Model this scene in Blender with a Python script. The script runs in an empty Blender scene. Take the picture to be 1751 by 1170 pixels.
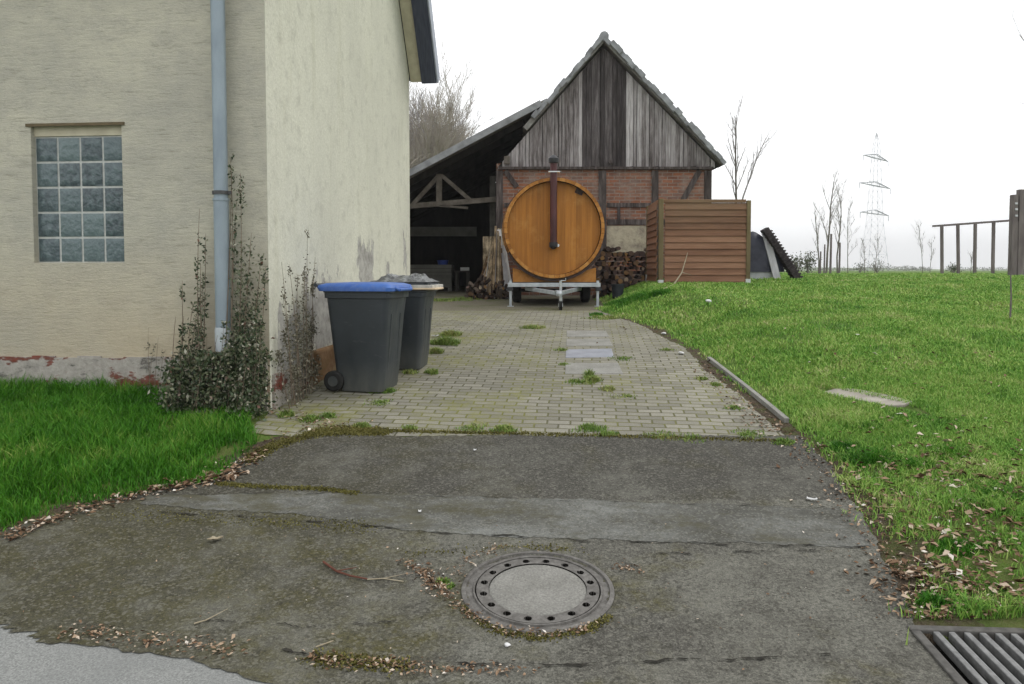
import bpy, bmesh, math, random
import numpy as np
from mathutils import Vector, Matrix, noise as mnoise

S = bpy.context.scene
COL = S.collection
random.seed(7)
RNG = np.random.default_rng(11)
R = math.radians

# ------------------------------------------------------------------ camera, light, exposure
EYE = 1.66
F = 1300.0            # focal length in pixels of the 1751 px wide photograph
PITCH = R(2.6)
PX0, PY0 = 875.5, 522.0
cam = bpy.data.cameras.new('camera')
cam.sensor_width = 36.0
cam.lens = F / 1751 * 36
cam.shift_y = (PY0 - 585.0) / 1751
cam.clip_start = 0.05
cam.clip_end = 12000
camo = bpy.data.objects.new('camera', cam)
camo.location = (0, 0, EYE)
camo.rotation_euler = (math.pi / 2 - PITCH, 0, 0)
COL.objects.link(camo)
S.camera = camo

SUN_EL, SUN_AZ = R(52), R(70)      # azimuth measured from +Y towards +X
W = bpy.data.worlds.new('World')
S.world = W
W.use_nodes = True
wn = W.node_tree
for n_ in list(wn.nodes):
    wn.nodes.remove(n_)
wo = wn.nodes.new('ShaderNodeOutputWorld')
bg = wn.nodes.new('ShaderNodeBackground')
sky = wn.nodes.new('ShaderNodeTexSky')
sky.sky_type = 'NISHITA'
sky.sun_disc = False
sky.sun_elevation = SUN_EL
sky.sun_rotation = SUN_AZ
sky.air_density = 1.0
sky.dust_density = 4.0
# an overcast deck: bright even cloud hides nearly all of the blue
tcw = wn.nodes.new('ShaderNodeTexCoord')
nzw = wn.nodes.new('ShaderNodeTexNoise')
nzw.inputs['Scale'].default_value = 1.6
nzw.inputs['Detail'].default_value = 5
wn.links.new(tcw.outputs['Generated'], nzw.inputs['Vector'])
rpw = wn.nodes.new('ShaderNodeValToRGB')
rpw.color_ramp.elements[0].position = 0.3
rpw.color_ramp.elements[0].color = (14.2, 14.6, 15.0, 1)
rpw.color_ramp.elements[1].position = 0.62
rpw.color_ramp.elements[1].color = (15.6, 15.6, 15.6, 1)
wn.links.new(nzw.outputs['Fac'], rpw.inputs['Fac'])
mxw = wn.nodes.new('ShaderNodeMixRGB')
mxw.inputs['Fac'].default_value = 0.9
wn.links.new(sky.outputs['Color'], mxw.inputs['Color1'])
wn.links.new(rpw.outputs['Color'], mxw.inputs['Color2'])
wn.links.new(mxw.outputs['Color'], bg.inputs['Color'])
bg.inputs['Strength'].default_value = 0.1
wn.links.new(bg.outputs['Background'], wo.inputs['Surface'])

sl = bpy.data.lights.new('sun', 'SUN')
sl.energy = 0.9
sl.angle = R(25)
sl.color = (1.0, 0.97, 0.92)
so = bpy.data.objects.new('sun', sl)
sd = Vector((math.sin(SUN_AZ) * math.cos(SUN_EL), math.cos(SUN_AZ) * math.cos(SUN_EL), math.sin(SUN_EL)))
so.rotation_euler = (-sd).to_track_quat('-Z', 'Y').to_euler()
so.location = sd * 60
COL.objects.link(so)

S.view_settings.view_transform = 'Standard'
S.view_settings.look = 'None'
S.view_settings.exposure = 0.0
S.view_settings.gamma = 1.0
S.render.engine = 'CYCLES'
S.cycles.max_bounces = 6
S.cycles.transparent_max_bounces = 8
S.cycles.use_denoising = True

# ------------------------------------------------------------------ survey: pixel -> place
def ray(px, py):
    cx, cy = (px - PX0) / F, -(py - PY0) / F
    c, s = math.cos(PITCH), math.sin(PITCH)
    return Vector((cx, c + cy * s, -s + cy * c))

def at(px, py, Y):
    d = ray(px, py)
    t = Y / d.y
    return Vector((d.x * t, Y, EYE + d.z * t))

# ------------------------------------------------------------------ terrain
_GY = np.array([-4000, -20, 2.4, 3.2, 3.9, 5, 6, 6.7, 7.4, 9, 12, 14.4, 18, 24, 40, 70, 4000.])
_GZ = np.array([-.10, -.10, -.10, -.07, 0, .155, .31, .40, .48, .65, .86, .98, 1.07, 1.13, 1.25, 1.35, 1.35])
_ty = np.arange(-6, 80, .05)
_tz = np.interp(_ty, _GY, _GZ)
_k = np.exp(-.5 * (np.arange(-16, 17) * .05 / .35) ** 2)
_tz = np.convolve(np.pad(_tz, 16, mode='edge'), _k / _k.sum(), mode='valid')

def g(Y):
    return np.interp(Y, _ty, _tz)

def ss(a, b, x):
    t = np.clip((x - a) / (b - a), 0, 1)
    return t * t * (3 - 2 * t)

def hit0(px, py):
    """where the sight line of a pixel meets the drive surface g"""
    d = ray(px, py)
    lo = 1.0
    for Y in np.arange(1.5, 60, .02):
        t = Y / d.y
        if EYE + d.z * t < g(Y):
            lo = Y
            break
    t = lo / d.y
    return Vector((d.x * t, lo, float(g(lo))))

_re = [hit0(*p) for p in [(1600, 1140), (1550, 1080), (1490, 930), (1400, 795), (1345, 728), (1210, 615), (1120, 560), (1020, 533)]]
_le = [hit0(*p) for p in [(-200, 985), (0, 918), (180, 862), (380, 826), (425, 785), (545, 738)]]
_rey = np.array([-50, 2.0] + [p.y for p in _re] + [16.5, 17.5, 60]); _rex = np.array([3.2, 2.3] + [p.x for p in _re] + [1.7, 2.2, 2.4])
_ley = np.array([p.y for p in _le] + [7.2]); _lex = np.array([p.x for p in _le] + [-2.0])
def xr(Y): return np.interp(Y, _rey, _rex)
def xl(Y): return np.where(Y < _ley[0], _lex[0] - (_ley[0] - Y) * 6, np.interp(Y, _ley, _lex))

# drain grate rectangle (a pit in the ground) and manhole disc (a shallow seat)
GR_A = hit0(1555, 1080); GR_B = hit0(1712, 1083); GR_C = hit0(1668, 1170)
_gu = Vector((GR_B.x - GR_A.x, GR_B.y - GR_A.y)); GR_W = .56; _gu.normalize()
_gv = Vector((_gu.y, -_gu.x)); GR_L = .56
GR_O = Vector((GR_A.x, GR_A.y))
MAN = Vector((.133, 3.87)); MAN_R = .395

def H(x, y):
    x = np.asarray(x, float); y = np.asarray(y, float)
    z = g(y)
    b = np.interp(y, [-50, 3, 4, 5, 7, 10, 15.2, 20, 26, 34, 70], [0, .02, .05, .08, .14, .27, .41, .395, .37, .27, .14])
    w = np.interp(y, [3, 6, 10, 15, 20], [.9, 1.3, 1.6, 1.3, 1.6])
    z = z + b * ss(0, w, x - xr(y))
    lb = .13 * ss(0, 1.9, xl(y) - x) * ss(3.6, 4.6, y) * (1 - ss(7, 12, y))
    z = z + lb
    z = z + .012 * np.sin(x * 1.9 + y * .7) * np.sin(y * 1.3 - x * .5) * ss(.4, 1.5, x - xr(y))
    far = ss(40, 400, np.abs(y) + np.abs(x) * .6)
    z = z + far * .1
    hill = ss(500, 1100, y) * (1 - ss(1300, 1800, y))
    z = z + hill * (3.2 + 2.0 * np.sin(x / 140.) + 1.2 * np.sin(x / 61. + 2))
    u = (x - GR_O.x) * _gu.x + (y - GR_O.y) * _gu.y
    v = (x - GR_O.x) * _gv.x + (y - GR_O.y) * _gv.y
    pit = (u > .035) & (u < GR_W - .035) & (v > .035) & (v < GR_L - .035)
    z = z - .4 * pit
    m = np.hypot(x - MAN.x, y - MAN.y)
    z = z - .05 * (m < MAN_R - .04)
    return z

def Hs(x, y): return float(H(x, y))

def hit(px, py):
    """where the sight line of a pixel meets the ground"""
    d = ray(px, py)
    Ys = np.concatenate([np.arange(1.5, 40, .01), np.arange(40, 400, .25)])
    t = Ys / d.y
    zz = EYE + d.z * t
    hh = H(d.x * t, Ys)
    k = np.argmax(zz < hh)
    if zz[k] >= hh[k]: k = len(Ys) - 1
    return Vector((d.x * t[k], Ys[k], float(hh[k])))

# ------------------------------------------------------------------ node helper
class NT:
    def __init__(s, name):
        s.m = bpy.data.materials.new(name)
        s.m.use_nodes = True
        s.t = s.m.node_tree
        s.b = s.t.nodes['Principled BSDF']
        s._tc = None
    def new(s, kind, **kw):
        n = s.t.nodes.new(kind)
        for k, v in kw.items(): setattr(n, k, v)
        return n
    def put(s, sock, v):
        if isinstance(v, bpy.types.NodeSocket): s.t.links.new(v, sock)
        elif isinstance(v, (tuple, list)):
            sock.default_value = tuple(v) + (1,) if len(v) == 3 and len(sock.default_value) == 4 else v
        else: sock.default_value = v
    def coord(s, scale=(1, 1, 1), rot=(0, 0, 0), loc=(0, 0, 0), what='Object'):
        if s._tc is None: s._tc = s.new('ShaderNodeTexCoord')
        mp = s.new('ShaderNodeMapping')
        s.put(mp.inputs['Vector'], s._tc.outputs[what])
        mp.inputs['Scale'].default_value = scale
        mp.inputs['Rotation'].default_value = rot
        mp.inputs['Location'].default_value = loc
        return mp.outputs['Vector']
    def noise(s, vec, scale=5, detail=4, rough=.55, dist=0):
        n = s.new('ShaderNodeTexNoise')
        s.put(n.inputs['Vector'], vec)
        n.inputs['Scale'].default_value = scale; n.inputs['Detail'].default_value = detail
        n.inputs['Roughness'].default_value = rough; n.inputs['Distortion'].default_value = dist
        return n.outputs['Fac']
    def voro(s, vec, scale=5, feature='F1', out='Distance'):
        n = s.new('ShaderNodeTexVoronoi', feature=feature)
        s.put(n.inputs['Vector'], vec); n.inputs['Scale'].default_value = scale
        return n.outputs[out]
    def ramp(s, fac, stops, interp='LINEAR'):
        n = s.new('ShaderNodeValToRGB')
        cr = n.color_ramp; cr.interpolation = interp
        while len(cr.elements) < len(stops): cr.elements.new(.5)
        for e, (p, c) in zip(cr.elements, stops):
            e.position = p
            e.color = (c, c, c, 1) if isinstance(c, (int, float)) else tuple(c) + (1,)
        s.put(n.inputs['Fac'], fac)
        return n.outputs['Color']
    def mix(s, fac, a, b, blend='MIX'):
        n = s.new('ShaderNodeMixRGB', blend_type=blend)
        s.put(n.inputs['Fac'], fac); s.put(n.inputs['Color1'], a); s.put(n.inputs['Color2'], b)
        return n.outputs['Color']
    def math(s, op, a, b=0., clamp=False):
        n = s.new('ShaderNodeMath', operation=op); n.use_clamp = clamp
        s.put(n.inputs[0], a); s.put(n.inputs[1], b)
        return n.outputs[0]
    def sep(s, vec):
        n = s.new('ShaderNodeSeparateXYZ'); s.put(n.inputs[0], vec)
        return n.outputs
    def island(s):
        return s.new('ShaderNodeNewGeometry').outputs['Random Per Island']
    def obrand(s):
        return s.new('ShaderNodeObjectInfo').outputs['Random']
    def bump(s, h, strength=.4, dist=.02, prev=None):
        n = s.new('ShaderNodeBump')
        n.inputs['Strength'].default_value = strength; n.inputs['Distance'].default_value = dist
        s.put(n.inputs['Height'], h)
        if prev is not None: s.put(n.inputs['Normal'], prev)
        s.put(s.b.inputs['Normal'], n.outputs['Normal'])
        return n.outputs['Normal']
    def set(s, color=None, rough=.8, metal=0, spec=.3, **kw):
        if color is not None: s.put(s.b.inputs['Base Color'], color)
        s.put(s.b.inputs['Roughness'], rough); s.put(s.b.inputs['Metallic'], metal)
        s.put(s.b.inputs['Specular IOR Level'], spec)
        for k, v in kw.items(): s.put(s.b.inputs[k], v)
        return s.m

M = {}
def simple(name, c1, c2, scale=6, rough=.8, spec=.3, metal=0, bump=.0, stretch=(1, 1, 1), detail=5, lo=.3, hi=.7, bd=.01):
    n = NT(name)
    v = n.coord(stretch)
    f = n.noise(v, scale, detail)
    if bump: n.bump(f, bump, bd)
    M[name] = n.set(n.ramp(f, [(lo, c1), (hi, c2)]), rough, metal, spec)
    return M[name]

def make_materials():
    # ---- rendered house wall: roughcast with combed streaks, grey bare patches low down
    n = NT('render_front')
    v2 = n.coord()
    dash = n.noise(n.coord((1.0, 1.0, 6.0)), 6.5, 6, .7)
    grain = n.noise(n.coord((1, 1, 2.2)), 30, 5, .75)
    big = n.noise(v2, .8, 6, .62); mot = n.noise(n.coord((1, 1, 1.6)), 4.2, 5, .65)
    base = n.ramp(grain, [(.25, (.37, .355, .29)), (.5, (.475, .455, .375)), (.75, (.58, .56, .465))])
    base = n.mix(n.ramp(mot, [(.38, 0.), (.62, .7)]), base, (.60, .575, .455))
    base = n.mix(n.ramp(big, [(.36, 0.), (.66, .65)]), base, (.385, .375, .325))
    base = n.mix(n.ramp(dash, [(.55, 0.), (.69, .52)]), base, (.25, .235, .18))
    fine = n.noise(v2, 80, 3, .6)
    z = n.sep(v2)[2]
    low = n.math('MULTIPLY', n.ramp(n.math('MULTIPLY', z, .6), [(.1, 1.), (1, 0.)]), n.ramp(big, [(.3, .9), (.7, .3)]))
    base = n.mix(low, base, (.49, .395, .26))
    h1 = n.math('ADD', n.math('MULTIPLY', dash, -1.0), n.math('MULTIPLY', grain, .6))
    n.bump(n.math('ADD', h1, n.math('MULTIPLY', fine, .3)), .5, .02)
    M['render_front'] = n.set(base, .95, 0, .1)

    n = NT('render_side')
    v2 = n.coord(); sp = n.sep(v2)
    mot = n.noise(v2, 5.5, 7, .68); big = n.noise(n.coord((1, 1, .5)), .9, 5, .6); grain = n.noise(v2, 36, 4, .7)
    base = n.ramp(grain, [(.25, (.50, .495, .41)), (.5, (.605, .60, .505)), (.75, (.69, .685, .585))])
    base = n.mix(n.ramp(big, [(.4, 0.), (.68, .5)]), base, (.46, .455, .39))
    base = n.mix(n.ramp(mot, [(.52, 0.), (.70, .5)]), base, (.36, .355, .30))
    streak = n.noise(n.coord((2.2, 2.2, .14)), 3.4, 6, .7)
    base = n.mix(n.ramp(streak, [(.54, 0.), (.74, .38)]), base, (.41, .40, .285))
    pn = n.noise(n.coord((1, 1.6, .7)), 4.5, 6, .66)
    tot = None
    for yc, zc_, hy, hz_, amp in ((3.0, 1.22, .42, .46, 1.0), (1.35, .78, .55, .48, .95), (.45, .55, .5, .55, .75), (4.05, 1.2, .16, .28, .8), (5.1, 1.5, .25, .65, .55), (2.2, .75, .7, .40, .8)):
        dy = n.math('DIVIDE', n.math('ABSOLUTE', n.math('SUBTRACT', sp[1], yc)), hy); dz = n.math('DIVIDE', n.math('ABSOLUTE', n.math('SUBTRACT', sp[2], zc_)), hz_)
        d = n.math('SUBTRACT', amp, n.math('MAXIMUM', dy, dz))
        tot = d if tot is None else n.math('MAXIMUM', tot, d)
    pm = n.math('ADD', tot, n.math('MULTIPLY', n.math('SUBTRACT', pn, .5), 1.9))
    pmask = n.ramp(pm, [(.12, 0.), (.22, .85)])
    grey = n.ramp(n.noise(v2, 8, 6, .7), [(.32, (.17, .16, .15)), (.5, (.33, .32, .305)), (.7, (.47, .455, .42))])
    base = n.mix(pmask, base, grey)
    hh = n.math('ADD', n.math('MULTIPLY', grain, .6), n.math('MULTIPLY', mot, .5))
    n.bump(n.math('SUBTRACT', hh, n.math('MULTIPLY', pmask, .5)), .5, .015)
    M['render_side'] = n.set(base, .95, 0, .1)

    n = NT('plinth_paint')
    v = n.coord((1, 1, 2.2))
    f = n.noise(v, 3.2, 7, .66)
    f2 = n.noise(n.coord(), 14, 5, .7)
    c = n.ramp(f, [(.36, (.22, .07, .05)), (.43, (.20, .10, .08)), (.47, (.42, .39, .35)), (.60, (.38, .36, .32)), (.66, (.12, .11, .10)), (.72, (.40, .38, .33))])
    c = n.mix(.35, c, n.ramp(f2, [(.3, .1), (.7, .7)]), 'OVERLAY')
    n.bump(f2, .6, .02)
    M['plinth_paint'] = n.set(c, .95, 0, .1)

    n = NT('plinth_brown')
    v = n.coord((1, 1, 1))
    f = n.noise(v, 3.5, 7, .66)
    c = n.ramp(f, [(.3, (.16, .12, .045)), (.5, (.22, .13, .07)), (.65, (.30, .21, .12)), (.8, (.2, .19, .06))])
    n.bump(n.noise(v, 20, 4), .5, .02)
    M['plinth_brown'] = n.set(c, .95, 0, .1)

    n = NT('glass_block')
    r = n.island()
    wv = n.noise(n.coord((1, 1, 1)), 22, 3, .5)
    c = n.ramp(r, [(0, (.035, .052, .06)), (.4, (.075, .105, .115)), (.75, (.10, .14, .145)), (1, (.13, .18, .18))])
    c = n.mix(n.ramp(wv, [(.35, .0), (.7, .6)]), c, (.16, .215, .22))
    n.bump(wv, .35, .03)
    M['glass_block'] = n.set(c, .14, 0, .5)
    simple('block_mortar', (.42, .44, .42), (.60, .61, .57), 20, .9, .1)
    simple('cream_infill', (.50, .46, .34), (.62, .58, .44), 9, .9, .1)
    simple('lintel_wood', (.10, .08, .05), (.19, .15, .09), 12, .9, .1, stretch=(1, 1, 6))
    n = NT('zinc_pipe')
    f = n.noise(n.coord((1, 1, .4)), 5, 5, .6)
    M['zinc_pipe'] = n.set(n.ramp(f, [(.3, (.21, .26, .30)), (.7, (.30, .36, .40))]), .45, .15, .4)
    simple('pipe_sleeve', (.42, .46, .48), (.52, .56, .58), 8, .5, .4)
    simple('dark_clamp', (.05, .05, .05), (.11, .11, .11), 20, .7)
    simple('roof_board', (.045, .05, .075), (.085, .095, .135), 5, .7, .2, stretch=(8, 1, 1))
    simple('verge_zinc', (.26, .29, .36), (.36, .39, .46), 6, .5, .4)
    n = NT('roof_tile')
    wv = n.new('ShaderNodeTexBrick'); n.put(wv.inputs['Vector'], n.coord((1, 1, 1), what='UV'))
    f = n.noise(n.coord(), 3, 6, .65)
    M['roof_tile'] = n.set(n.ramp(f, [(.3, (.10, .10, .09)), (.5, (.19, .18, .17)), (.7, (.30, .31, .29))]), .9, 0, .15)
    n.bump(n.noise(n.coord(), 14, 4), .6, .03)
    simple('old_tile_edge', (.19, .195, .20), (.38, .395, .41), 4, .95, .1, bump=.5)

    # ---- bins
    n = NT('bin_plastic')
    v = n.coord()
    f = n.noise(v, 3, 5, .6); f2 = n.noise(n.coord((1, 1, .25)), 16, 4, .6)
    c = n.ramp(f, [(.3, (.016, .022, .027)), (.7, (.030, .038, .046))])
    z = n.sep(v)[2]
    dirt = n.math('MULTIPLY', n.ramp(z, [(0, 1.), (.3, .12), (1, .1)]), f2)
    c = n.mix(dirt, c, (.13, .13, .112))
    sc = n.noise(n.coord((1, 1, 3.5)), 9, 6, .8)
    c = n.mix(n.ramp(sc, [(.58, 0.), (.72, .4)]), c, (.12, .125, .13))
    n.bump(n.noise(v, 160, 2), .12, .004)
    M['bin_plastic'] = n.set(c, n.ramp(f2, [(.3, .38), (.7, .62)]), 0, .45)
    n = NT('bin_lid_blue')
    f = n.noise(n.coord(), 5, 5, .6)
    c = n.ramp(f, [(.3, (.03, .09, .33)), (.7, (.06, .155, .46))])
    c = n.mix(n.ramp(n.noise(n.coord(), 17, 6, .75), [(.5, 0.), (.72, .45)]), c, (.20, .24, .34))
    M['bin_lid_blue'] = n.set(c, .5, 0, .4)
    simple('rubber', (.012, .012, .012), (.03, .03, .028), 20, .8, .2)
    simple('grey_bag', (.03, .031, .033), (.24, .25, .25), 14, .4, .5, bump=.8, bd=.05)
    simple('cardboard', (.50, .38, .24), (.68, .56, .42), 6, .9, .1)
    simple('newsprint', (.35, .34, .31), (.58, .56, .51), 12, .9, .1)

    # ---- barn
    def boards(name, stops):
        n = NT(name)
        r = n.island()
        v = n.coord((1, 1, .07))
        st = n.noise(v, 24, 7, .76)
        big = n.noise(n.coord((1, 1, .5)), 1.1, 4, .6)
        f = n.math('ADD', n.math('MULTIPLY', st, .62), n.math('MULTIPLY', n.math('SUBTRACT', r, .5), .15))
        f = n.math('ADD', f, n.math('MULTIPLY', big, .36))
        c = n.ramp(f, stops)
        n.bump(st, .6, .02)
        return n.set(c, .95, 0, .1)
    M['grey_boards'] = boards('grey_boards', [(.32, (.05, .042, .04)), (.40, (.135, .12, .117)), (.475, (.25, .23, .228)), (.565, (.39, .37, .37)), (.68, (.58, .56, .56))])
    M['dark_boards'] = boards('dark_boards', [(.30, (.022, .019, .019)), (.46, (.055, .048, .048)), (.58, (.12, .108, .108)), (.72, (.30, .28, .28))])
    n = NT('timber')
    st = n.noise(n.coord((1, 1, .12)), 14, 6, .7)
    n.bump(st, .5, .02)
    M['timber'] = n.set(n.ramp(st, [(.3, (.025, .02, .018)), (.5, (.075, .062, .058)), (.7, (.19, .165, .155))]), .95, 0, .1)
    n = NT('pale_timber')
    st = n.noise(n.coord((.5, .5, .5)), 12, 6, .7)
    M['pale_timber'] = n.set(n.ramp(st, [(.3, (.075, .065, .053)), (.7, (.19, .17, .145))]), .95, 0, .1)

    def brick(name, c1, c2, mort, sc, dirtc, swap=True):
        n = NT(name)
        bt = n.new('ShaderNodeTexBrick')
        v = n.coord((1, 1, 1), (R(90), 0, 0)) if swap else n.coord()
        wob = n.noise(n.coord(), 3, 3)
        vv = n.new('ShaderNodeVectorMath', operation='ADD')
        n.put(vv.inputs[0], v)
        sc3 = n.new('ShaderNodeVectorMath', operation='SCALE'); n.put(sc3.inputs[0], n.mix(1, wob, wob)); sc3.inputs['Scale'].default_value = .02
        n.put(vv.inputs[1], sc3.outputs[0])
        n.put(bt.inputs['Vector'], vv.outputs[0])
        bt.inputs['Color1'].default_value = c1 + (1,); bt.inputs['Color2'].default_value = c2 + (1,); bt.inputs['Mortar'].default_value = mort + (1,)
        bt.inputs['Scale'].default_value = 1; bt.inputs['Brick Width'].default_value = .25; bt.inputs['Row Height'].default_value = .08
        bt.inputs['Mortar Size'].default_value = .009; bt.inputs['Bias'].default_value = -.1
        f = n.noise(n.coord(), 2.2, 6, .68)
        c = n.mix(n.ramp(f, [(.42, 0.), (.68, .8)]), bt.outputs['Color'], dirtc)
        f2 = n.noise(n.coord((1, 1, 3)), 6, 5, .7)
        c = n.mix(n.ramp(f2, [(.45, 0.), (.7, .55)]), c, (.10, .065, .055))
        h = n.math('SUBTRACT', n.math('MULTIPLY', f2, .6), bt.outputs['Fac'])
        n.bump(h, .7, .02)
        return n.set(c, .95, 0, .1)
    M['brick'] = brick('brick', (.32, .125, .065), (.17, .085, .062), (.29, .25, .215), 1, (.30, .25, .215))
    n = NT('lime_patch')
    f = n.noise(n.coord(), 4, 7, .7)
    n.bump(f, .8, .04)
    M['lime_patch'] = n.set(n.ramp(f, [(.3, (.20, .17, .14)), (.45, (.42, .37, .28)), (.6, (.55, .50, .36)), (.75, (.42, .40, .38))]), .95, 0, .1)
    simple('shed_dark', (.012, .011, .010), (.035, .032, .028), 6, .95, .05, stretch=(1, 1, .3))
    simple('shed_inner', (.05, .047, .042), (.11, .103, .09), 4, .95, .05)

    # ---- barrel
    n = NT('varnished_wood')
    vx = n.coord((1, 1, .06))
    st = n.noise(vx, 16, 6, .65)
    px_ = n.sep(n.coord())[0]
    wv = n.new('ShaderNodeTexWave', wave_type='BANDS', bands_direction='X', wave_profile='SAW')
    n.put(wv.inputs['Vector'], n.coord()); wv.inputs['Scale'].default_value = 1.57 * 2.1; wv.inputs['Distortion'].default_value = 0
    cell = n.math('FLOOR', n.math('MULTIPLY', px_, 9.5))
    wn_ = n.new('ShaderNodeTexWhiteNoise', noise_dimensions='1D'); n.put(wn_.inputs['W'], cell)
    fr = n.math('FRACT', n.math('MULTIPLY', px_, 9.5))
    seam = n.math('LESS_THAN', fr, .05)
    f = n.math('ADD', n.math('MULTIPLY', st, .75), n.math('MULTIPLY', wn_.outputs['Value'], .22))
    c = n.ramp(f, [(.25, (.27, .105, .014)), (.45, (.41, .155, .020)), (.62, (.51, .205, .032)), (.8, (.60, .28, .060))])
    c = n.mix(n.math('MULTIPLY', seam, .45), c, (.09, .03, .008))
    bigb = n.noise(n.coord((1, 1, .5)), 1.7, 4, .6)
    c = n.mix(n.ramp(bigb, [(.42, 0.), (.7, .5)]), c, (.33, .125, .017))
    drip = n.noise(n.coord((1, 1, .05), loc=(3, 0, 0)), 9, 5, .7)
    c = n.mix(n.ramp(drip, [(.54, 0.), (.74, .4)]), c, (.22, .085, .016))
    c = n.mix(n.ramp(n.noise(n.coord(loc=(7, 0, 1)), 2.2, 5, .65), [(.54, 0.), (.72, .5)]), c, (.60, .31, .085))
    n.bump(n.math('SUBTRACT', n.math('MULTIPLY', st, .3), seam), .3, .004)
    M['varnished_wood'] = n.set(c, .5, 0, .3)
    n = NT('stave_wood')
    r = n.island(); st = n.noise(n.coord((1, .1, 1)), 14, 5, .6)
    f = n.math('ADD', n.math('MULTIPLY', st, .6), n.math('MULTIPLY', r, .4))
    M['stave_wood'] = n.set(n.ramp(f, [(.25, (.28, .105, .016)), (.5, (.43, .175, .03)), (.75, (.56, .27, .07))]), .5, 0, .3)
    simple('shaded_stave', (.045, .018, .008), (.12, .048, .014), 14, .8, .2)
    simple('hoop_iron', (.025, .014, .010), (.07, .035, .025), 12, .6, .4)
    simple('flue_brown', (.050, .014, .015), (.105, .032, .034), 7, .5, .4, stretch=(1, 1, .4))
    simple('galvanised', (.34, .37, .39), (.55, .58, .60), 10, .42, .5, metal=.55)
    simple('black_metal', (.01, .01, .012), (.03, .03, .034), 10, .5, .4)
    simple('bright_steel', (.45, .47, .48), (.65, .67, .68), 10, .35, .5, metal=.7)
    simple('red_lens', (.25, .02, .015), (.35, .03, .02), 10, .3, .5)

    # ---- screen
    n = NT('stained_slat')
    r = n.island(); st = n.noise(n.coord((.1, 1, 1)), 14, 6, .65)
    z = n.sep(n.coord())[2]
    f = n.math('ADD', n.math('MULTIPLY', st, .7), n.math('MULTIPLY', r, .3))
    c = n.ramp(f, [(.25, (.135, .066, .041)), (.5, (.225, .116, .070)), (.75, (.32, .18, .113))])
    bl = n.noise(n.coord((.5, .5, .5)), 1.6, 5, .6)
    top = n.math('MULTIPLY', n.ramp(n.math('MULTIPLY', z, .5), [(.45, 0.), (.95, 1.)]), n.ramp(bl, [(.3, .1), (.65, .8)]))
    c = n.mix(top, c, (.22, .17, .10))
    n.bump(st, .25, .006)
    M['stained_slat'] = n.set(c, .75, 0, .2)
    simple('screen_post', (.12, .095, .05), (.22, .175, .095), 8, .85, .15, stretch=(1, 1, .2))
    simple('post_shoe', (.50, .52, .52), (.68, .70, .70), 10, .5, .4)

    # ---- wood stacks
    n = NT('log_bark')
    f = n.noise(n.coord((3, .6, 3)), 8, 5, .65); r = n.obrand()
    c = n.ramp(n.math('ADD', n.math('MULTIPLY', f, .6), n.math('MULTIPLY', r, .4)), [(.25, (.03, .022, .018)), (.5, (.075, .056, .045)), (.75, (.16, .125, .10))])
    n.bump(f, .7, .02)
    M['log_bark'] = n.set(c, .95, 0, .1)
    n = NT('log_end')
    r = n.obrand(); f = n.noise(n.coord(), 18, 5, .6)
    c = n.ramp(r, [(0, (.06, .042, .038)), (.45, (.125, .088, .075)), (.75, (.22, .135, .07)), (.9, (.36, .21, .085)), (1, (.55, .48, .38))])
    c = n.mix(.5, c, n.ramp(f, [(.3, .15), (.7, .7)]), 'OVERLAY')
    M['log_end'] = n.set(c, .95, 0, .1)
    n = NT('old_plank')
    r = n.obrand(); f = n.noise(n.coord((1, 1, .12)), 14, 6, .7)
    c = n.ramp(r, [(0, (.13, .08, .045)), (.3, (.22, .145, .08)), (.6, (.31, .225, .135)), (1, (.40, .33, .23))])
    c = n.mix(.9, c, n.ramp(f, [(.38, .05), (.66, .72)]), 'OVERLAY')
    c = n.mix(n.ramp(n.noise(n.coord(), 5, 5, .7), [(.5, 0.), (.68, .65)]), c, (.06, .045, .02))
    M['old_plank'] = n.set(c, .95, 0, .1)
    simple('white_plank', (.36, .35, .33), (.72, .71, .69), 9, .8, .2, stretch=(1, 1, .15))
    simple('grey_plank', (.30, .30, .31), (.50, .50, .51), 9, .9, .1, stretch=(1, 1, .15))
    simple('dark_ridge', (.015, .012, .013), (.06, .05, .05), 12, .8, .2)
    simple('tarp_dark', (.012, .014, .024), (.035, .038, .055), 5, .5, .3, bump=.5, bd=.06)
    simple('pale_sheet', (.30, .32, .33), (.52, .54, .54), 5, .7, .3, bump=.4, bd=.05)
    simple('bucket_black', (.010, .014, .018), (.028, .034, .042), 6, .5, .4)

    # ---- ground
    n = NT('asphalt')
    v = n.coord()
    fine = n.noise(v, 130, 3, .75); mid = n.noise(v, 9, 6, .7); big = n.noise(v, 1.1, 5, .62)
    c = n.ramp(fine, [(.28, (.030, .029, .027)), (.5, (.082, .080, .072)), (.68, (.17, .168, .15)), (.8, (.30, .29, .27))])
    c = n.mix(n.ramp(big, [(.38, 0.), (.66, .8)]), c, n.ramp(fine, [(.28, (.085, .087, .077)), (.5, (.165, .166, .147)), (.75, (.28, .28, .25))]))
    xx = n.sep(v)[0]; yy = n.sep(v)[1]
    mossn = n.noise(n.coord((1, 1, 1), loc=(3, 7, 0)), 1.7, 7, .68)
    lean = n.math('MULTIPLY', n.math('ADD', xx, .2), -.062)
    mm = n.math('ADD', mossn, lean)
    mossm = n.math('MULTIPLY', n.ramp(mm, [(.45, 0.), (.62, .92)]), n.ramp(mid, [(.36, .15), (.56, 1.)]))
    c = n.mix(mossm, c, n.ramp(fine, [(.3, (.044, .041, .012)), (.7, (.118, .108, .036))]))
    # the newer, darker patch next to the paving
    blot = n.noise(n.coord((1, 1.3, 1), loc=(1, 4, 0)), 3.2, 6, .7)
    c = n.mix(n.ramp(blot, [(.48, 0.), (.66, .6)]), c, n.ramp(fine, [(.3, (.03, .029, .026)), (.7, (.095, .092, .08))]))
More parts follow.
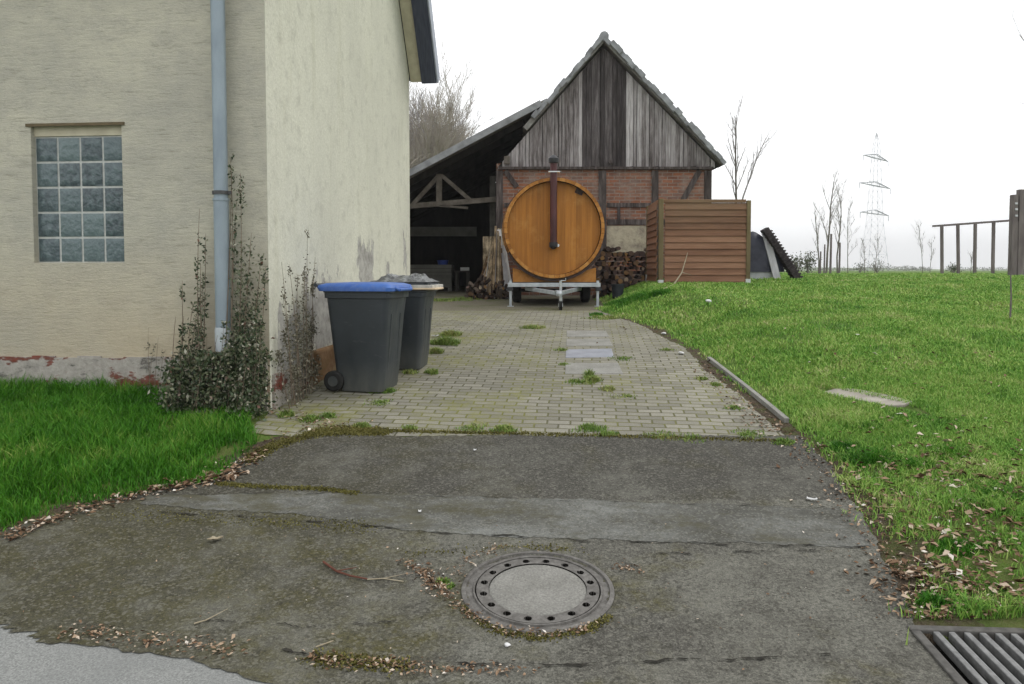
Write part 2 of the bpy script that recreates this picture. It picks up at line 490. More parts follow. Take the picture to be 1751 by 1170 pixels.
    speck = n.noise(n.coord(loc=(2, 8, 0)), 34, 5, .75)
    c = n.mix(n.ramp(speck, [(.50, 0.), (.64, .55)]), c, (.035, .034, .028))
    lft = n.ramp(n.math('ADD', n.math('MULTIPLY', xx, -.35), n.math('MULTIPLY', n.math('SUBTRACT', mossn, .5), 1.2)), [(.0, 0.), (.75, .62)])
    c = n.mix(lft, c, n.ramp(fine, [(.3, (.026, .026, .018)), (.7, (.085, .082, .058))]))
    edge = n.math('ADD', yy, n.math('MULTIPLY', n.math('SUBTRACT', mid, .5), .12))
    dk = n.math('GREATER_THAN', edge, 4.93)
    c = n.mix(n.math('MULTIPLY', dk, .62), c, n.ramp(fine, [(.3, (.024, .023, .021)), (.55, (.056, .054, .049)), (.8, (.16, .155, .14))]))
    vor = n.new('ShaderNodeTexVoronoi'); n.put(vor.inputs['Vector'], v); vor.inputs['Scale'].default_value = 75
    gr = n.sep(vor.outputs['Color'])[0]
    c = n.mix(n.ramp(gr, [(.80, 0.), (.86, .32)]), c, (.22, .215, .19))
    c = n.mix(n.ramp(gr, [(.12, .4), (.2, 0.)]), c, (.022, .021, .018))
    wash = n.noise(n.coord(loc=(4, 4, 0)), 1.9, 7, .7)
    c = n.mix(n.ramp(wash, [(.5, 0.), (.68, .55)]), c, n.ramp(fine, [(.3, (.09, .09, .08)), (.7, (.22, .22, .195))]))
    h = n.math('ADD', n.math('MULTIPLY', fine, .8), n.math('MULTIPLY', mid, .35))
    n.bump(h, .7, .012)
    c = n.mix(1., c, (1.09, 1.07, 1.02), 'MULTIPLY')
    M['asphalt'] = n.set(c, .93, 0, .15)

    n = NT('concrete_band')
    fine = n.noise(n.coord(), 120, 3, .7); big = n.noise(n.coord((.6, 1.6, 1)), 2.2, 6, .62); mid = n.noise(n.coord(), 14, 5, .7)
    c = n.ramp(big, [(.32, (.060, .059, .052)), (.5, (.102, .103, .096)), (.7, (.158, .163, .157))])
    c = n.mix(n.ramp(mid, [(.46, 0.), (.7, .6)]), c, (.06, .058, .045))
    c = n.mix(.3, c, n.ramp(fine, [(.3, .1), (.7, .85)]), 'OVERLAY')
    vor = n.new('ShaderNodeTexVoronoi'); n.put(vor.inputs['Vector'], n.coord()); vor.inputs['Scale'].default_value = 85
    gr = n.sep(vor.outputs['Color'])[0]
    c = n.mix(n.ramp(gr, [(.82, 0.), (.88, .25)]), c, (.25, .245, .22)); c = n.mix(n.ramp(gr, [(.12, .3), (.2, 0.)]), c, (.03, .03, .025))
    ms = n.noise(n.coord((1, 2, 1), loc=(6, 3, 0)), 2.6, 7, .7)
    c = n.mix(n.ramp(n.math('ADD', ms, n.math('MULTIPLY', n.sep(n.coord())[0], -.03)), [(.5, 0.), (.66, .75)]), c, (.062, .058, .034))
    c = n.mix(1., c, (1.20, 1.19, 1.15), 'MULTIPLY')
    n.bump(n.math('ADD', fine, n.math('MULTIPLY', mid, .5)), .55, .009)
    M['concrete_band'] = n.set(c, .9, 0, .15)

    n = NT('road_pale')
    fine = n.noise(n.coord(), 110, 3, .75); big = n.noise(n.coord(), 2.5, 6, .62)
    c = n.ramp(fine, [(.3, (.12, .122, .117)), (.5, (.22, .225, .216)), (.75, (.36, .365, .345))])
    c = n.mix(n.ramp(big, [(.4, 0.), (.7, .5)]), c, (.17, .175, .17))
    n.bump(fine, .4, .006)
    M['road_pale'] = n.set(c, .9, 0, .15)

    n = NT('pavers')
    bt = n.new('ShaderNodeTexBrick')
    vb = n.coord((1, 1, 1), (0, 0, R(5.5)))
    wob = n.noise(n.coord(), 2.4, 3)
    vv = n.new('ShaderNodeVectorMath', operation='ADD'); n.put(vv.inputs[0], vb)
    s3 = n.new('ShaderNodeVectorMath', operation='SCALE'); n.put(s3.inputs[0], n.mix(1, wob, wob)); s3.inputs['Scale'].default_value = .05
    n.put(vv.inputs[1], s3.outputs[0]); n.put(bt.inputs['Vector'], vv.outputs[0])
    bt.inputs['Color1'].default_value = (.185, .182, .16, 1); bt.inputs['Color2'].default_value = (.285, .28, .25, 1); bt.inputs['Mortar'].default_value = (.075, .073, .05, 1)
    bt.inputs['Scale'].default_value = 1; bt.inputs['Brick Width'].default_value = .20; bt.inputs['Row Height'].default_value = .10
    bt.inputs['Mortar Size'].default_value = .0085; bt.inputs['Mortar Smooth'].default_value = .35; bt.offset = .5
    fine = n.noise(n.coord(), 90, 3, .7); big = n.noise(n.coord(), .75, 6, .62); mid = n.noise(n.coord(), 7, 6, .7)
    c = n.mix(.35, bt.outputs['Color'], n.ramp(fine, [(.3, .15), (.7, .8)]), 'OVERLAY')
    c = n.mix(n.ramp(big, [(.35, 0.), (.7, .5)]), c, (.15, .147, .122))
    xx = n.sep(n.coord())[0]
    mossn = n.noise(n.coord(loc=(5, 2, 0)), 1.25, 7, .66)
    mm = n.math('ADD', mossn, n.math('MULTIPLY', n.math('ADD', xx, .3), -.045))
    mossm = n.math('MULTIPLY', n.ramp(mm, [(.47, 0.), (.68, .8)]), n.ramp(mid, [(.4, .1), (.58, 1.)]))
    joint = n.math('MULTIPLY', bt.outputs['Fac'], n.ramp(mossn, [(.40, .05), (.58, 1.)]))
    c = n.mix(n.math('MAXIMUM', mossm, joint), c, n.ramp(mid, [(.3, (.11, .115, .035)), (.7, (.215, .22, .08))]))
    c = n.mix(1., c, (1.03, 1., .93), 'MULTIPLY')
    h = n.math('SUBTRACT', n.math('MULTIPLY', fine, .15), bt.outputs['Fac'])
    n.bump(h, .8, .012)
    M['pavers'] = n.set(c, .92, 0, .15)

    n = NT('slab')
    fine = n.noise(n.coord(), 70, 3, .7); big = n.noise(n.coord(), 3, 6, .62); r = n.obrand()
    c = n.ramp(big, [(.3, (.19, .185, .165)), (.7, (.30, .295, .27))])
    c = n.mix(.3, c, n.ramp(fine, [(.3, .1), (.7, .85)]), 'OVERLAY')
    n.bump(fine, .3, .006)
    M['slab'] = n.set(c, .9, 0, .15)
    simple('slab_blue', (.20, .215, .25), (.32, .335, .38), 5, .45, .4)
    simple('slab_lawn', (.24, .22, .185), (.40, .37, .32), 5, .95, .1, bump=.5)
    n = NT('iron_cast')
    f = n.noise(n.coord(), 25, 5, .7)
    n.bump(f, .5, .006)
    M['iron_cast'] = n.set(n.ramp(f, [(.3, (.07, .064, .057)), (.5, (.125, .118, .108)), (.75, (.21, .20, .185))]), .65, .2, .35)
    f = n.noise(n.coord(), 30, 5, .7)
    simple('iron_dark', (.05, .047, .042), (.11, .104, .095), 20, .7, .3)
    simple('iron_worn', (.11, .11, .108), (.22, .22, .215), 30, .55, .4, metal=.2)
    n = NT('lid_concrete')
    f = n.noise(n.coord(), 90, 3, .7); b = n.noise(n.coord(), 5, 5, .6)
    c = n.ramp(b, [(.3, (.17, .166, .15)), (.7, (.24, .235, .215))])
    c = n.mix(.4, c, n.ramp(f, [(.3, .1), (.7, .9)]), 'OVERLAY'); n.bump(f, .5, .006)
    M['lid_concrete'] = n.set(c, .9, 0, .15)
    simple('tar', (.016, .015, .013), (.045, .042, .034), 40, .9, .1)
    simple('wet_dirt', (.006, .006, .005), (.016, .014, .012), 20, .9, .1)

    n = NT('soil_grass')
    v = n.coord()
    a = n.noise(v, 1.3, 6, .65); b = n.noise(v, 14, 6, .75); fine = n.noise(v, 70, 3, .7)
    grass = n.ramp(b, [(.3, (.045, .095, .014)), (.5, (.085, .17, .026)), (.7, (.16, .225, .055))])
    soil = n.ramp(fine, [(.3, (.045, .033, .022)), (.7, (.14, .105, .07))])
    yy = n.sep(v)[1]
    near = n.ramp(n.math('MULTIPLY', yy, .1), [(.45, .62), (.9, .18)])
    c = n.mix(n.math('MULTIPLY', near, n.ramp(n.math('ADD', n.math('MULTIPLY', a, .6), n.math('MULTIPLY', b, .4)), [(.42, 0.), (.6, 1.)])), grass, soil)
    dry = n.noise(n.coord(loc=(9, 1, 0)), .55, 5, .6)
    c = n.mix(n.ramp(dry, [(.45, 0.), (.7, .5)]), c, (.20, .19, .065))
    n.bump(n.math('ADD', b, fine), .8, .03)
    M['soil_grass'] = n.set(c, .95, 0, .1)
    n = NT('yard_dirt')
    a = n.noise(n.coord(), 1.2, 6, .65); fine = n.noise(n.coord(), 50, 4, .7)
    c = n.ramp(fine, [(.3, (.09, .08, .055)), (.6, (.19, .175, .13)), (.8, (.28, .265, .21))])
    c = n.mix(n.ramp(a, [(.5, 0.), (.7, .7)]), c, (.09, .105, .035))
    n.bump(fine, .6, .02)
    M['yard_dirt'] = n.set(c, .95, 0, .1)

    n = NT('bare_soil')
    f = n.noise(n.coord(), 60, 4, .75); b = n.noise(n.coord(), 6, 6, .7)
    c = n.ramp(f, [(.3, (.035, .026, .018)), (.5, (.085, .065, .045)), (.75, (.20, .16, .12))])
    c = n.mix(n.ramp(b, [(.45, 0.), (.62, .8)]), c, (.085, .105, .03))
    n.bump(n.math('ADD', f, b), .9, .03)
    M['bare_soil'] = n.set(c, .95, 0, .1)

    def blade(name, stops, tr=.0):
        n = NT(name)
        r = n.island()
        patch = n.ramp(n.noise(n.coord(), 1.5, 6, .68), [(.3, 0.), (.7, 1.)])
        f = n.math('ADD', n.math('MULTIPLY', r, .40), n.math('ADD', n.math('MULTIPLY', patch, .48), .07))
        return n.set(n.ramp(f, stops), .6, 0, .2)
    M['blade_long'] = blade('blade_long', [(.2, (.020, .090, .004)), (.45, (.044, .175, .008)), (.68, (.088, .245, .018)), (.82, (.18, .29, .045)), (.95, (.38, .36, .14))])
    M['blade_short'] = blade('blade_short', [(.20, (.07, .195, .022)), (.37, (.145, .32, .044)), (.54, (.24, .405, .072)), (.70, (.345, .445, .12)), (.87, (.50, .47, .25))])
    M['moss'] = blade('moss', [(.2, (.07, .066, .016)), (.5, (.125, .115, .028)), (.8, (.19, .17, .048))])
    M['weed'] = blade('weed', [(.2, (.08, .16, .022)), (.45, (.15, .25, .045)), (.65, (.25, .29, .08)), (.85, (.36, .34, .14))])
    n = NT('dead_leaf')
    r = n.island()
    M['dead_leaf'] = n.set(n.ramp(r, [(0, (.07, .04, .024)), (.3, (.16, .095, .055)), (.55, (.27, .18, .115)), (.8, (.40, .30, .21)), (.95, (.55, .47, .38)), (1, (.70, .66, .6))]), .85, 0, .15)
    simple('twig_red', (.08, .03, .022), (.16, .07, .05), 10, .9, .1)
    simple('twig_pale', (.26, .22, .15), (.42, .37, .27), 10, .9, .1)
    n = NT('evergreen_leaf')
    r = n.island()
    M['evergreen_leaf'] = n.set(n.ramp(r, [(0, (.022, .038, .016)), (.3, (.048, .075, .034)), (.58, (.09, .115, .055)), (.8, (.18, .185, .11)), (.95, (.36, .35, .28)), (1, (.18, .08, .055))]), .5, 0, .35)
    n = NT('shoot_leaf')
    r = n.island()
    M['shoot_leaf'] = n.set(n.ramp(r, [(0, (.06, .06, .038)), (.4, (.12, .112, .072)), (.7, (.20, .185, .13)), (1, (.34, .32, .25))]), .6, 0, .25)
    simple('shrub_stem', (.11, .085, .06), (.25, .20, .15), 14, .95, .1)
    simple('tree_bark', (.11, .10, .085), (.22, .20, .175), 10, .95, .1, stretch=(1, 1, .3))
    simple('twig_grey', (.26, .24, .235), (.40, .375, .365), 2, .95, .1)
    simple('twig_tan', (.26, .23, .19), (.40, .36, .31), 2, .95, .1)
    n = NT('hedge_leaf'); r = n.island()
    M['hedge_leaf'] = n.set(n.ramp(r, [(0, (.05, .065, .035)), (.5, (.10, .115, .07)), (1, (.19, .19, .13))]), .8, 0, .2)
    simple('pylon_steel', (.24, .26, .29), (.34, .36, .39), 1, .6, .3, metal=.3)
    simple('frame_timber', (.12, .10, .10), (.22, .19, .185), 8, .95, .1, stretch=(1, 1, .2))
    simple('white_bit', (.52, .52, .52), (.70, .70, .69), 10, .8, .2)
    simple('crate_grey', (.13, .13, .115), (.21, .21, .19), 4, .9, .1)
    simple('blue_plastic', (.02, .05, .28), (.04, .09, .40), 4, .5, .4)
make_materials()

# ------------------------------------------------------------------ mesh helper
WLOC = {}
class MB:
    def __init__(s): s.v = []; s.f = []; s.mi = []
    def add(s, vs, fs, mi=0):
        b = len(s.v)
        s.v += [tuple(v) for v in vs]
        s.f += [tuple(b + i for i in f) for f in fs]
        s.mi += [mi] * len(fs)
    def quad(s, a, b, c, d, mi=0): s.add([a, b, c, d], [(0, 1, 2, 3)], mi)
    def frame(s, o, ex, ey, ez, lo, hi, mi=0):
        """a box in the axes ex, ey, ez at o"""
        o = Vector(o); ex = Vector(ex); ey = Vector(ey); ez = Vector(ez)
        P = [o + ex * (hi[0] if i & 1 else lo[0]) + ey * (hi[1] if i & 2 else lo[1]) + ez * (hi[2] if i & 4 else lo[2]) for i in range(8)]
        s.add(P, [(0, 2, 3, 1), (4, 5, 7, 6), (0, 1, 5, 4), (2, 6, 7, 3), (0, 4, 6, 2), (1, 3, 7, 5)], mi)
    def box(s, lo, hi, mi=0): s.frame((0, 0, 0), (1, 0, 0), (0, 1, 0), (0, 0, 1), lo, hi, mi)
    def bar(s, p, q, w, h, up=(0, 0, 1), mi=0):
        """a square bar from p to q, w across, h along up"""
        p = Vector(p); q = Vector(q); d = q - p; L = d.length; d = d / L
        u = Vector(up); sd_ = d.cross(u)
        if sd_.length < 1e-4: sd_ = d.cross(Vector((0, 1, 0)))
        sd_.normalize(); u = sd_.cross(d)
        s.frame(p, sd_, d, u, (-w / 2, 0, -h / 2), (w / 2, L, h / 2), mi)
    def tube(s, pts, rad, seg=10, mi=0, caps=True):
        pts = [Vector(p) for p in pts]
        if not isinstance(rad, (list, tuple)): rad = [rad] * len(pts)
        b = len(s.v); last = None
        for i, p in enumerate(pts):
            d = (pts[min(i + 1, len(pts) - 1)] - pts[max(i - 1, 0)]).normalized()
            if last is None:
                a = d.cross(Vector((.123, .94, .31)));
                if a.length < .1: a = d.cross(Vector((1, 0, 0)))
            else: a = last - d * last.dot(d)
            a.normalize(); last = a; c = d.cross(a)
            for k in range(seg):
                t = 2 * math.pi * k / seg
                s.v.append(tuple(p + (a * math.cos(t) + c * math.sin(t)) * rad[i]))
        for i in range(len(pts) - 1):
            for k in range(seg):
                k2 = (k + 1) % seg
                s.f.append((b + i * seg + k, b + i * seg + k2, b + (i + 1) * seg + k2, b + (i + 1) * seg + k)); s.mi.append(mi)
        if caps:
            s.f.append(tuple(b + k for k in reversed(range(seg)))); s.mi.append(mi)
            e = b + (len(pts) - 1) * seg
            s.f.append(tuple(e + k for k in range(seg))); s.mi.append(mi)
    def lathe(s, o, axis, prof, seg=32, mi=0, side=None):
        """revolve prof [(radius, along)] round axis at o"""
        o = Vector(o); ax = Vector(axis).normalized()
        a = ax.orthogonal().normalized() if side is None else Vector(side).normalized()
        c = ax.cross(a); b = len(s.v)
        for r, h in prof:
            for k in range(seg):
                t = 2 * math.pi * k / seg
                s.v.append(tuple(o + ax * h + (a * math.cos(t) + c * math.sin(t)) * r))
        for i in range(len(prof) - 1):
            for k in range(seg):
                k2 = (k + 1) % seg
                s.f.append((b + i * seg + k, b + i * seg + k2, b + (i + 1) * seg + k2, b + (i + 1) * seg + k)); s.mi.append(mi)
    def prism(s, poly, off, mi=0):
        """extrude a planar polygon by the vector off"""
        n = len(poly); off = Vector(off)
        P = [Vector(p) for p in poly]; Q = [p + off for p in P]
        s.add(P + Q, [tuple(reversed(range(n))), tuple(range(n, 2 * n))] + [(i, (i + 1) % n, n + (i + 1) % n, n + i) for i in range(n)], mi)
    def build(s, name, mats, parent=None, loc=None, smooth=False, bevel=0, fix=True):
        if not isinstance(mats, (list, tuple)): mats = [mats]
        pw = WLOC.get(parent.name, Vector((0, 0, 0))) if parent else Vector((0, 0, 0))
        L = Vector(loc) if loc is not None else (pw if parent else Vector((0, 0, 0)))
        me = bpy.data.meshes.new(name)
        me.from_pydata([(v[0] - L.x, v[1] - L.y, v[2] - L.z) for v in s.v], [], s.f)
        for m in mats: me.materials.append(m if not isinstance(m, str) else M[m])
        me.polygons.foreach_set('material_index', s.mi)
        if smooth: me.polygons.foreach_set('use_smooth', [True] * len(s.f))
        me.update()
        if fix:
            bm = bmesh.new(); bm.from_mesh(me)
            bmesh.ops.recalc_face_normals(bm, faces=bm.faces); bm.to_mesh(me); bm.free()
        o = bpy.data.objects.new(name, me); COL.objects.link(o)
        if parent: o.parent = parent
        o.location = L - pw if parent else L
        WLOC[o.name] = L.copy()
        if bevel:
            b = o.modifiers.new('bevel', 'BEVEL'); b.width = bevel; b.segments = 2; b.limit_method = 'ANGLE'; b.angle_limit = R(40)
        if smooth and smooth != 'all':
            try: me.set_sharp_from_angle(angle=R(38))
            except Exception: pass
        return o

def tag(o, label=None, cat=None, group=None, kind=None):
    if label: o['label'] = label
    if cat: o['category'] = cat
    if group: o['group'] = group
    if kind: o['kind'] = kind
    return o

def thing(name, loc, label, cat, group=None):
    o = bpy.data.objects.new(name, None); COL.objects.link(o)
    o.empty_display_size = .1
    o.location = loc
    WLOC[o.name] = Vector(loc)
    return tag(o, label, cat, group)

def fastmesh(name, V, Fs, mat, n_per=None):
    """numpy mesh: V (n,3); Fs list of (m,k) index arrays"""
    me = bpy.data.meshes.new(name)
    me.vertices.add(len(V)); me.vertices.foreach_set('co', np.ascontiguousarray(V, np.float32).ravel())
    loops = np.concatenate([f.ravel() for f in Fs]); cnt = np.concatenate([np.full(len(f), f.shape[1]) for f in Fs])
    me.loops.add(len(loops)); me.loops.foreach_set('vertex_index', loops.astype(np.int32))
    me.polygons.add(len(cnt))
    st = np.concatenate([[0], np.cumsum(cnt)[:-1]])
    me.polygons.foreach_set('loop_start', st.astype(np.int32)); me.polygons.foreach_set('loop_total', cnt.astype(np.int32))
    me.materials.append(M[mat] if isinstance(mat, str) else mat)
    me.update(calc_edges=True); me.validate()
    return me

def fastobj(name, V, Fs, mat, loc=(0, 0, 0), parent=None):
    me = fastmesh(name, V, Fs, mat)
    o = bpy.data.objects.new(name, me); COL.objects.link(o)
    o.location = loc
    if parent: o.parent = parent
    return o

# ------------------------------------------------------------------ ground sheets
def grid(name, X, Y, Z, mat, kind='structure'):
    ny, nx = X.shape
    V = np.stack([X, Y, Z], -1).reshape(-1, 3)
    i = np.arange(ny - 1)[:, None] * nx + np.arange(nx - 1)[None]
    i = i.ravel()
    o = fastobj(name, V, [np.stack([i, i + 1, i + nx + 1, i + nx], -1)], mat)
    o.data.polygons.foreach_set('use_smooth', [True] * len(o.data.polygons))
    o['kind'] = kind
    return o

def grow(a, b, d, k=1.25):
    out = [a]; s_ = d
    while out[-1] < b: out.append(out[-1] + s_); s_ *= k
    return out

xs = sorted(set([-x for x in grow(7, 1500, .3)] + list(np.arange(-7, 8.01, .06)) + grow(8.3, 1500, .3)))
ys = [-y for y in reversed(grow(0, 300, .6))] + list(np.arange(.6, 2.3, .3)) + list(np.arange(2.4, 4.6, .04)) + list(np.arange(4.62, 9, .08)) + list(np.arange(9.1, 26, .16)) + grow(26.3, 1700, .4, 1.15)
GX, GYY = np.meshgrid(np.array(xs), np.array(ys))
ground = grid('ground', GX, GYY, H(GX, GYY), 'soil_grass')

def wob(t, s=0, a=1.0):
    return a * (.5 * np.sin(t * 3.1 + s) + .3 * np.sin(t * 7.7 + s * 2.3) + .25 * np.sin(t * 17.3 + s * 1.7) + .2 * np.sin(t * 41 + s * .7) + .15 * np.sin(t * 97 + s))

def sheet(name, mat, y0, y1, fl, fr, off, nx, ny, jit=.03):
    """a conforming strip; y0,y1 functions of u (0..1), fl,fr functions of Y"""
    u = np.linspace(0, 1, nx)[None, :]; v = np.linspace(0, 1, ny)[:, None]
    a = y0(u) if callable(y0) else np.full_like(u, y0); b = y1(u) if callable(y1) else np.full_like(u, y1)
    Y = a + (b - a) * v
    l = fl(Y) + wob(Y, 1.3, jit); r = fr(Y) + wob(Y, 4.1, jit)
    X = l + u * (r - l)
    return grid(name, X, Y, H(X, Y) + off, mat)

Wdir = Vector((.0954, .9954, 0)); Fdir = Vector((.9954, -.0954, 0))     # along the side wall / along the front wall
HC = Vector((-2.15, 6.72, 0))                                            # house corner
def wallx(Y): return HC.x + (Y - HC.y) * Wdir.x / Wdir.y

# pale road surface below, dark apron over it with a ragged lower edge
sheet('road', 'road_pale', -12, 4.0, lambda Y: -14 + 0 * Y, lambda Y: np.where(Y < 1.5, 14., xr(Y) - .15), .004, 420, 260, 0)
_ra = [hit0(*p) for p in [(0, 1084), (160, 1095), (300, 1116), (470, 1146), (560, 1168)]]
_rx = np.array([-9] + [p.x for p in _ra] + [.2, .8, 3]); _ry = np.array([_ra[0].y + .55] + [p.y for p in _ra] + [2.6, 2.45, 2.2])
def apron_y0(u):
    x = -7.08 + u * 9.42
    return np.interp(x, _rx, _ry) + wob(x * 1.7, 2.2, .035)
_pj = [hit0(*p) for p in [(420, 785), (545, 736), (620, 738), (1000, 748), (1345, 757)]]
PJ = float(np.mean([p.y for p in _pj[2:]]))
def apron_fl(Y): return np.maximum(xl(Y), -7) - .08
def apron_fr(Y): return xr(Y) + .05
apron = sheet('asphalt_apron', 'asphalt', apron_y0, lambda u: PJ + wob(u * 6, .4, .03) + .0 * u, apron_fl, apron_fr, .009, 230, 130)
sheet('gutter', 'asphalt', 1.35, 3.42, lambda Y: 1.62 + 0 * Y, lambda Y: 3.3 + 0 * Y, .0065, 60, 60, .03)
_cb = [hit0(*p) for p in [(262, 850), (600, 846), (880, 856), (1440, 874)]]
_cn = [hit0(*p) for p in [(262, 866), (560, 890), (700, 912), (1000, 928), (1485, 940)]]
_cx0, _cx1 = _cb[0].x, xr(4.55)
def cbn(pts):
    def f(u):
        x = _cx0 + u * (_cx1 - _cx0)
        return np.interp(x, [p.x for p in pts], [p.y for p in pts]) + wob(x * 2.1, pts[0].y, .022)
    return f
sheet('concrete_strip', 'concrete_band', cbn(_cn), cbn(_cb), lambda Y: _cx0 + 0 * Y, lambda Y: np.interp(Y, [4.2, 5.2], [hit0(1490, 925).x, hit0(1430, 872).x]), .0115, 260, 24, .05)
_pr = [hit0(*p) for p in [(1350, 752), (1290, 700), (1215, 640), (1160, 590), (1090, 555), (1010, 528)]]
def pave_r(Y): return np.interp(Y, [p.y for p in _pr], [p.x for p in _pr])
paving = sheet('paving', 'pavers', lambda u: PJ + wob(u * 6, .4, .03) - .01, 13.6, lambda Y: np.where(Y < 12.1, np.maximum(wallx(Y) + .02, -2.2), -2.6), pave_r, .006, 120, 200, .035)
sheet('yard', 'yard_dirt', 13.2, 26, lambda Y: -9 + 0 * Y, lambda Y: np.interp(Y, [13, 14, 18, 26], [1.4, 1.7, 2.6, 3]), .003, 90, 90, .05)
def seam(pts, w, off=.0165, n=160, sd_=0):
    P = [hit0(*p) for p in pts]; L = np.linspace(0, len(P) - 1.0001, n); i = L.astype(int); t = L - i
    x = np.array([P[a].x * (1 - b) + P[a + 1].x * b for a, b in zip(i, t)]); y = np.array([P[a].y * (1 - b) + P[a + 1].y * b for a, b in zip(i, t)])
    y = y + wob(x * 2.3, sd_, .018); ww = w * np.clip(.35 + 1.0 * wob(x * 5, sd_ + 1), .0, 1.3)
    X = np.stack([x, x]); Y = np.stack([y - ww / 2, y + ww / 2])
    grid('tar_seam', X, Y, H(X, Y) + off, 'tar')
seam([(250, 880), (560, 896), (700, 914), (1000, 931), (1485, 943)], .013, sd_=1)
seam([(230, 850), (600, 848), (880, 858), (1430, 874)], .007, sd_=2)
seam([(480, 1120), (640, 1138), (800, 1146), (1100, 1142), (1420, 1128)], .016, sd_=3)
seam([(340, 1068), (520, 1078), (760, 1062)], .008, sd_=4)
seam([(1090, 950), (1240, 952), (1400, 946)], .012, sd_=5)

sheet('soil_verge', 'bare_soil', 5.9, 12.6, lambda Y: pave_r(Y) - .08, lambda Y: xr(Y) + .06, .003, 24, 140, .05)
sheet('soil_edge', 'bare_soil', 2.9, 6.2, lambda Y: xr(Y) - .06, lambda Y: xr(Y) + .38, .0025, 24, 120, .09)
sheet('soil_edge', 'bare_soil', 4.3, 6.7, lambda Y: xl(Y) - .22, lambda Y: np.maximum(xl(Y), -2.3) + .03, .0025, 40, 120, .06)

# ------------------------------------------------------------------ house
house = thing('house', (HC.x, HC.y, Hs(HC.x, HC.y)), 'cream rendered house at the left with a glass block window and steep dark roof', 'house')
def hp(t, s, z, o=0.): # t metres left along the front, s metres back along the side, o metres out of the front
    return Vector((HC.x, HC.y, 0)) - Fdir * t + Wdir * s + Vector((0, 0, z))
def fw(px, py):
    d = ray(px, py); o = Vector((0, 0, EYE)); k = (HC - o).dot(Wdir) / d.dot(Wdir); p = o + d * k
    return -(p - HC).dot(Fdir), p.z
def sw(px, py):
    d = ray(px, py); o = Vector((0, 0, EYE)); k = (HC - o).dot(Fdir) / d.dot(Fdir); p = o + d * k
    return (p - HC).dot(Wdir), p.z
HD = sw(701, 400)[0]; HL = 9.0
EAVE = sw(699, 128)[1]
APEX = EAVE + HD / 2 * 1.45
wt0, wz1 = fw(52, 214); wt1, wz0 = fw(213, 449)
wz_blk = fw(130, 232)[1]
m = MB()   # front wall with an opening
zb = 0.0
def fq(t0, t1, z0, z1, s=0): m.quad(hp(t1, s, z0), hp(t0, s, z0), hp(t0, s, z1), hp(t1, s, z1))
fq(0, wt1, zb, EAVE); fq(wt0, HL, zb, EAVE); fq(wt1, wt0, zb, wz0); fq(wt1, wt0, wz1, EAVE)
rd = .09
m.quad(hp(wt1, 0, wz0), hp(wt0, 0, wz0), hp(wt0, rd, wz0), hp(wt1, rd, wz0))
m.quad(hp(wt1, 0, wz1), hp(wt0, 0, wz1), hp(wt0, rd, wz1), hp(wt1, rd, wz1))
m.quad(hp(wt1, 0, wz0), hp(wt1, 0, wz1), hp(wt1, rd, wz1), hp(wt1, rd, wz0))
m.quad(hp(wt0, 0, wz0), hp(wt0, 0, wz1), hp(wt0, rd, wz1), hp(wt0, rd, wz0))
m.build('front_wall', 'render_front', house, fix=False)
m = MB()
m.add([hp(0, 0, zb), hp(0, HD, zb), hp(0, HD, EAVE), hp(0, HD / 2, APEX), hp(0, 0, EAVE)], [(0, 1, 2, 3, 4)])
m.build('gable_wall', 'render_side', house, fix=False)
m = MB()
m.quad(hp(0, HD, zb), hp(HL, HD, zb), hp(HL, HD, EAVE), hp(0, HD, EAVE))
m.add([hp(HL, 0, zb), hp(HL, HD, zb), hp(HL, HD, EAVE), hp(HL, HD / 2, APEX), hp(HL, 0, EAVE)], [(0, 1, 2, 3, 4)])
m.build('rear_wall', 'render_side', house, fix=False)
# plinths
m = MB()
ptop = fw(150, 612)[1]
m.frame(hp(0, 0, 0), -Fdir, -Wdir, (0, 0, 1), (.02, 0, 0), (HL, .025, ptop))
for k in range(40):   # ragged top of peeling paint
    t = .02 + k * (HL - .1) / 40
    m.frame(hp(t, 0, ptop), -Fdir, -Wdir, (0, 0, 1), (0, 0, -.02), ((HL - .1) / 40 + .003 * (k % 3), .022 - .002 * (k % 2), random.uniform(.0, .035)))
m.build('front_plinth', 'plinth_paint', house)
s0, pz = sw(524, 601)
m = MB(); m.frame(hp(0, s0, 0), Wdir, Fdir, (0, 0, 1), (0, 0, 0), (HD - s0 - .02, .085, pz))
m.build('gable_plinth', 'plinth_brown', house, bevel=.03)
m = MB(); m.frame(hp(0, .04, 0), Wdir, Fdir, (0, 0, 1), (0, 0, 0), (s0 - .06, .03, pz - .12))
m.build('corner_plinth', 'plinth_paint', house)
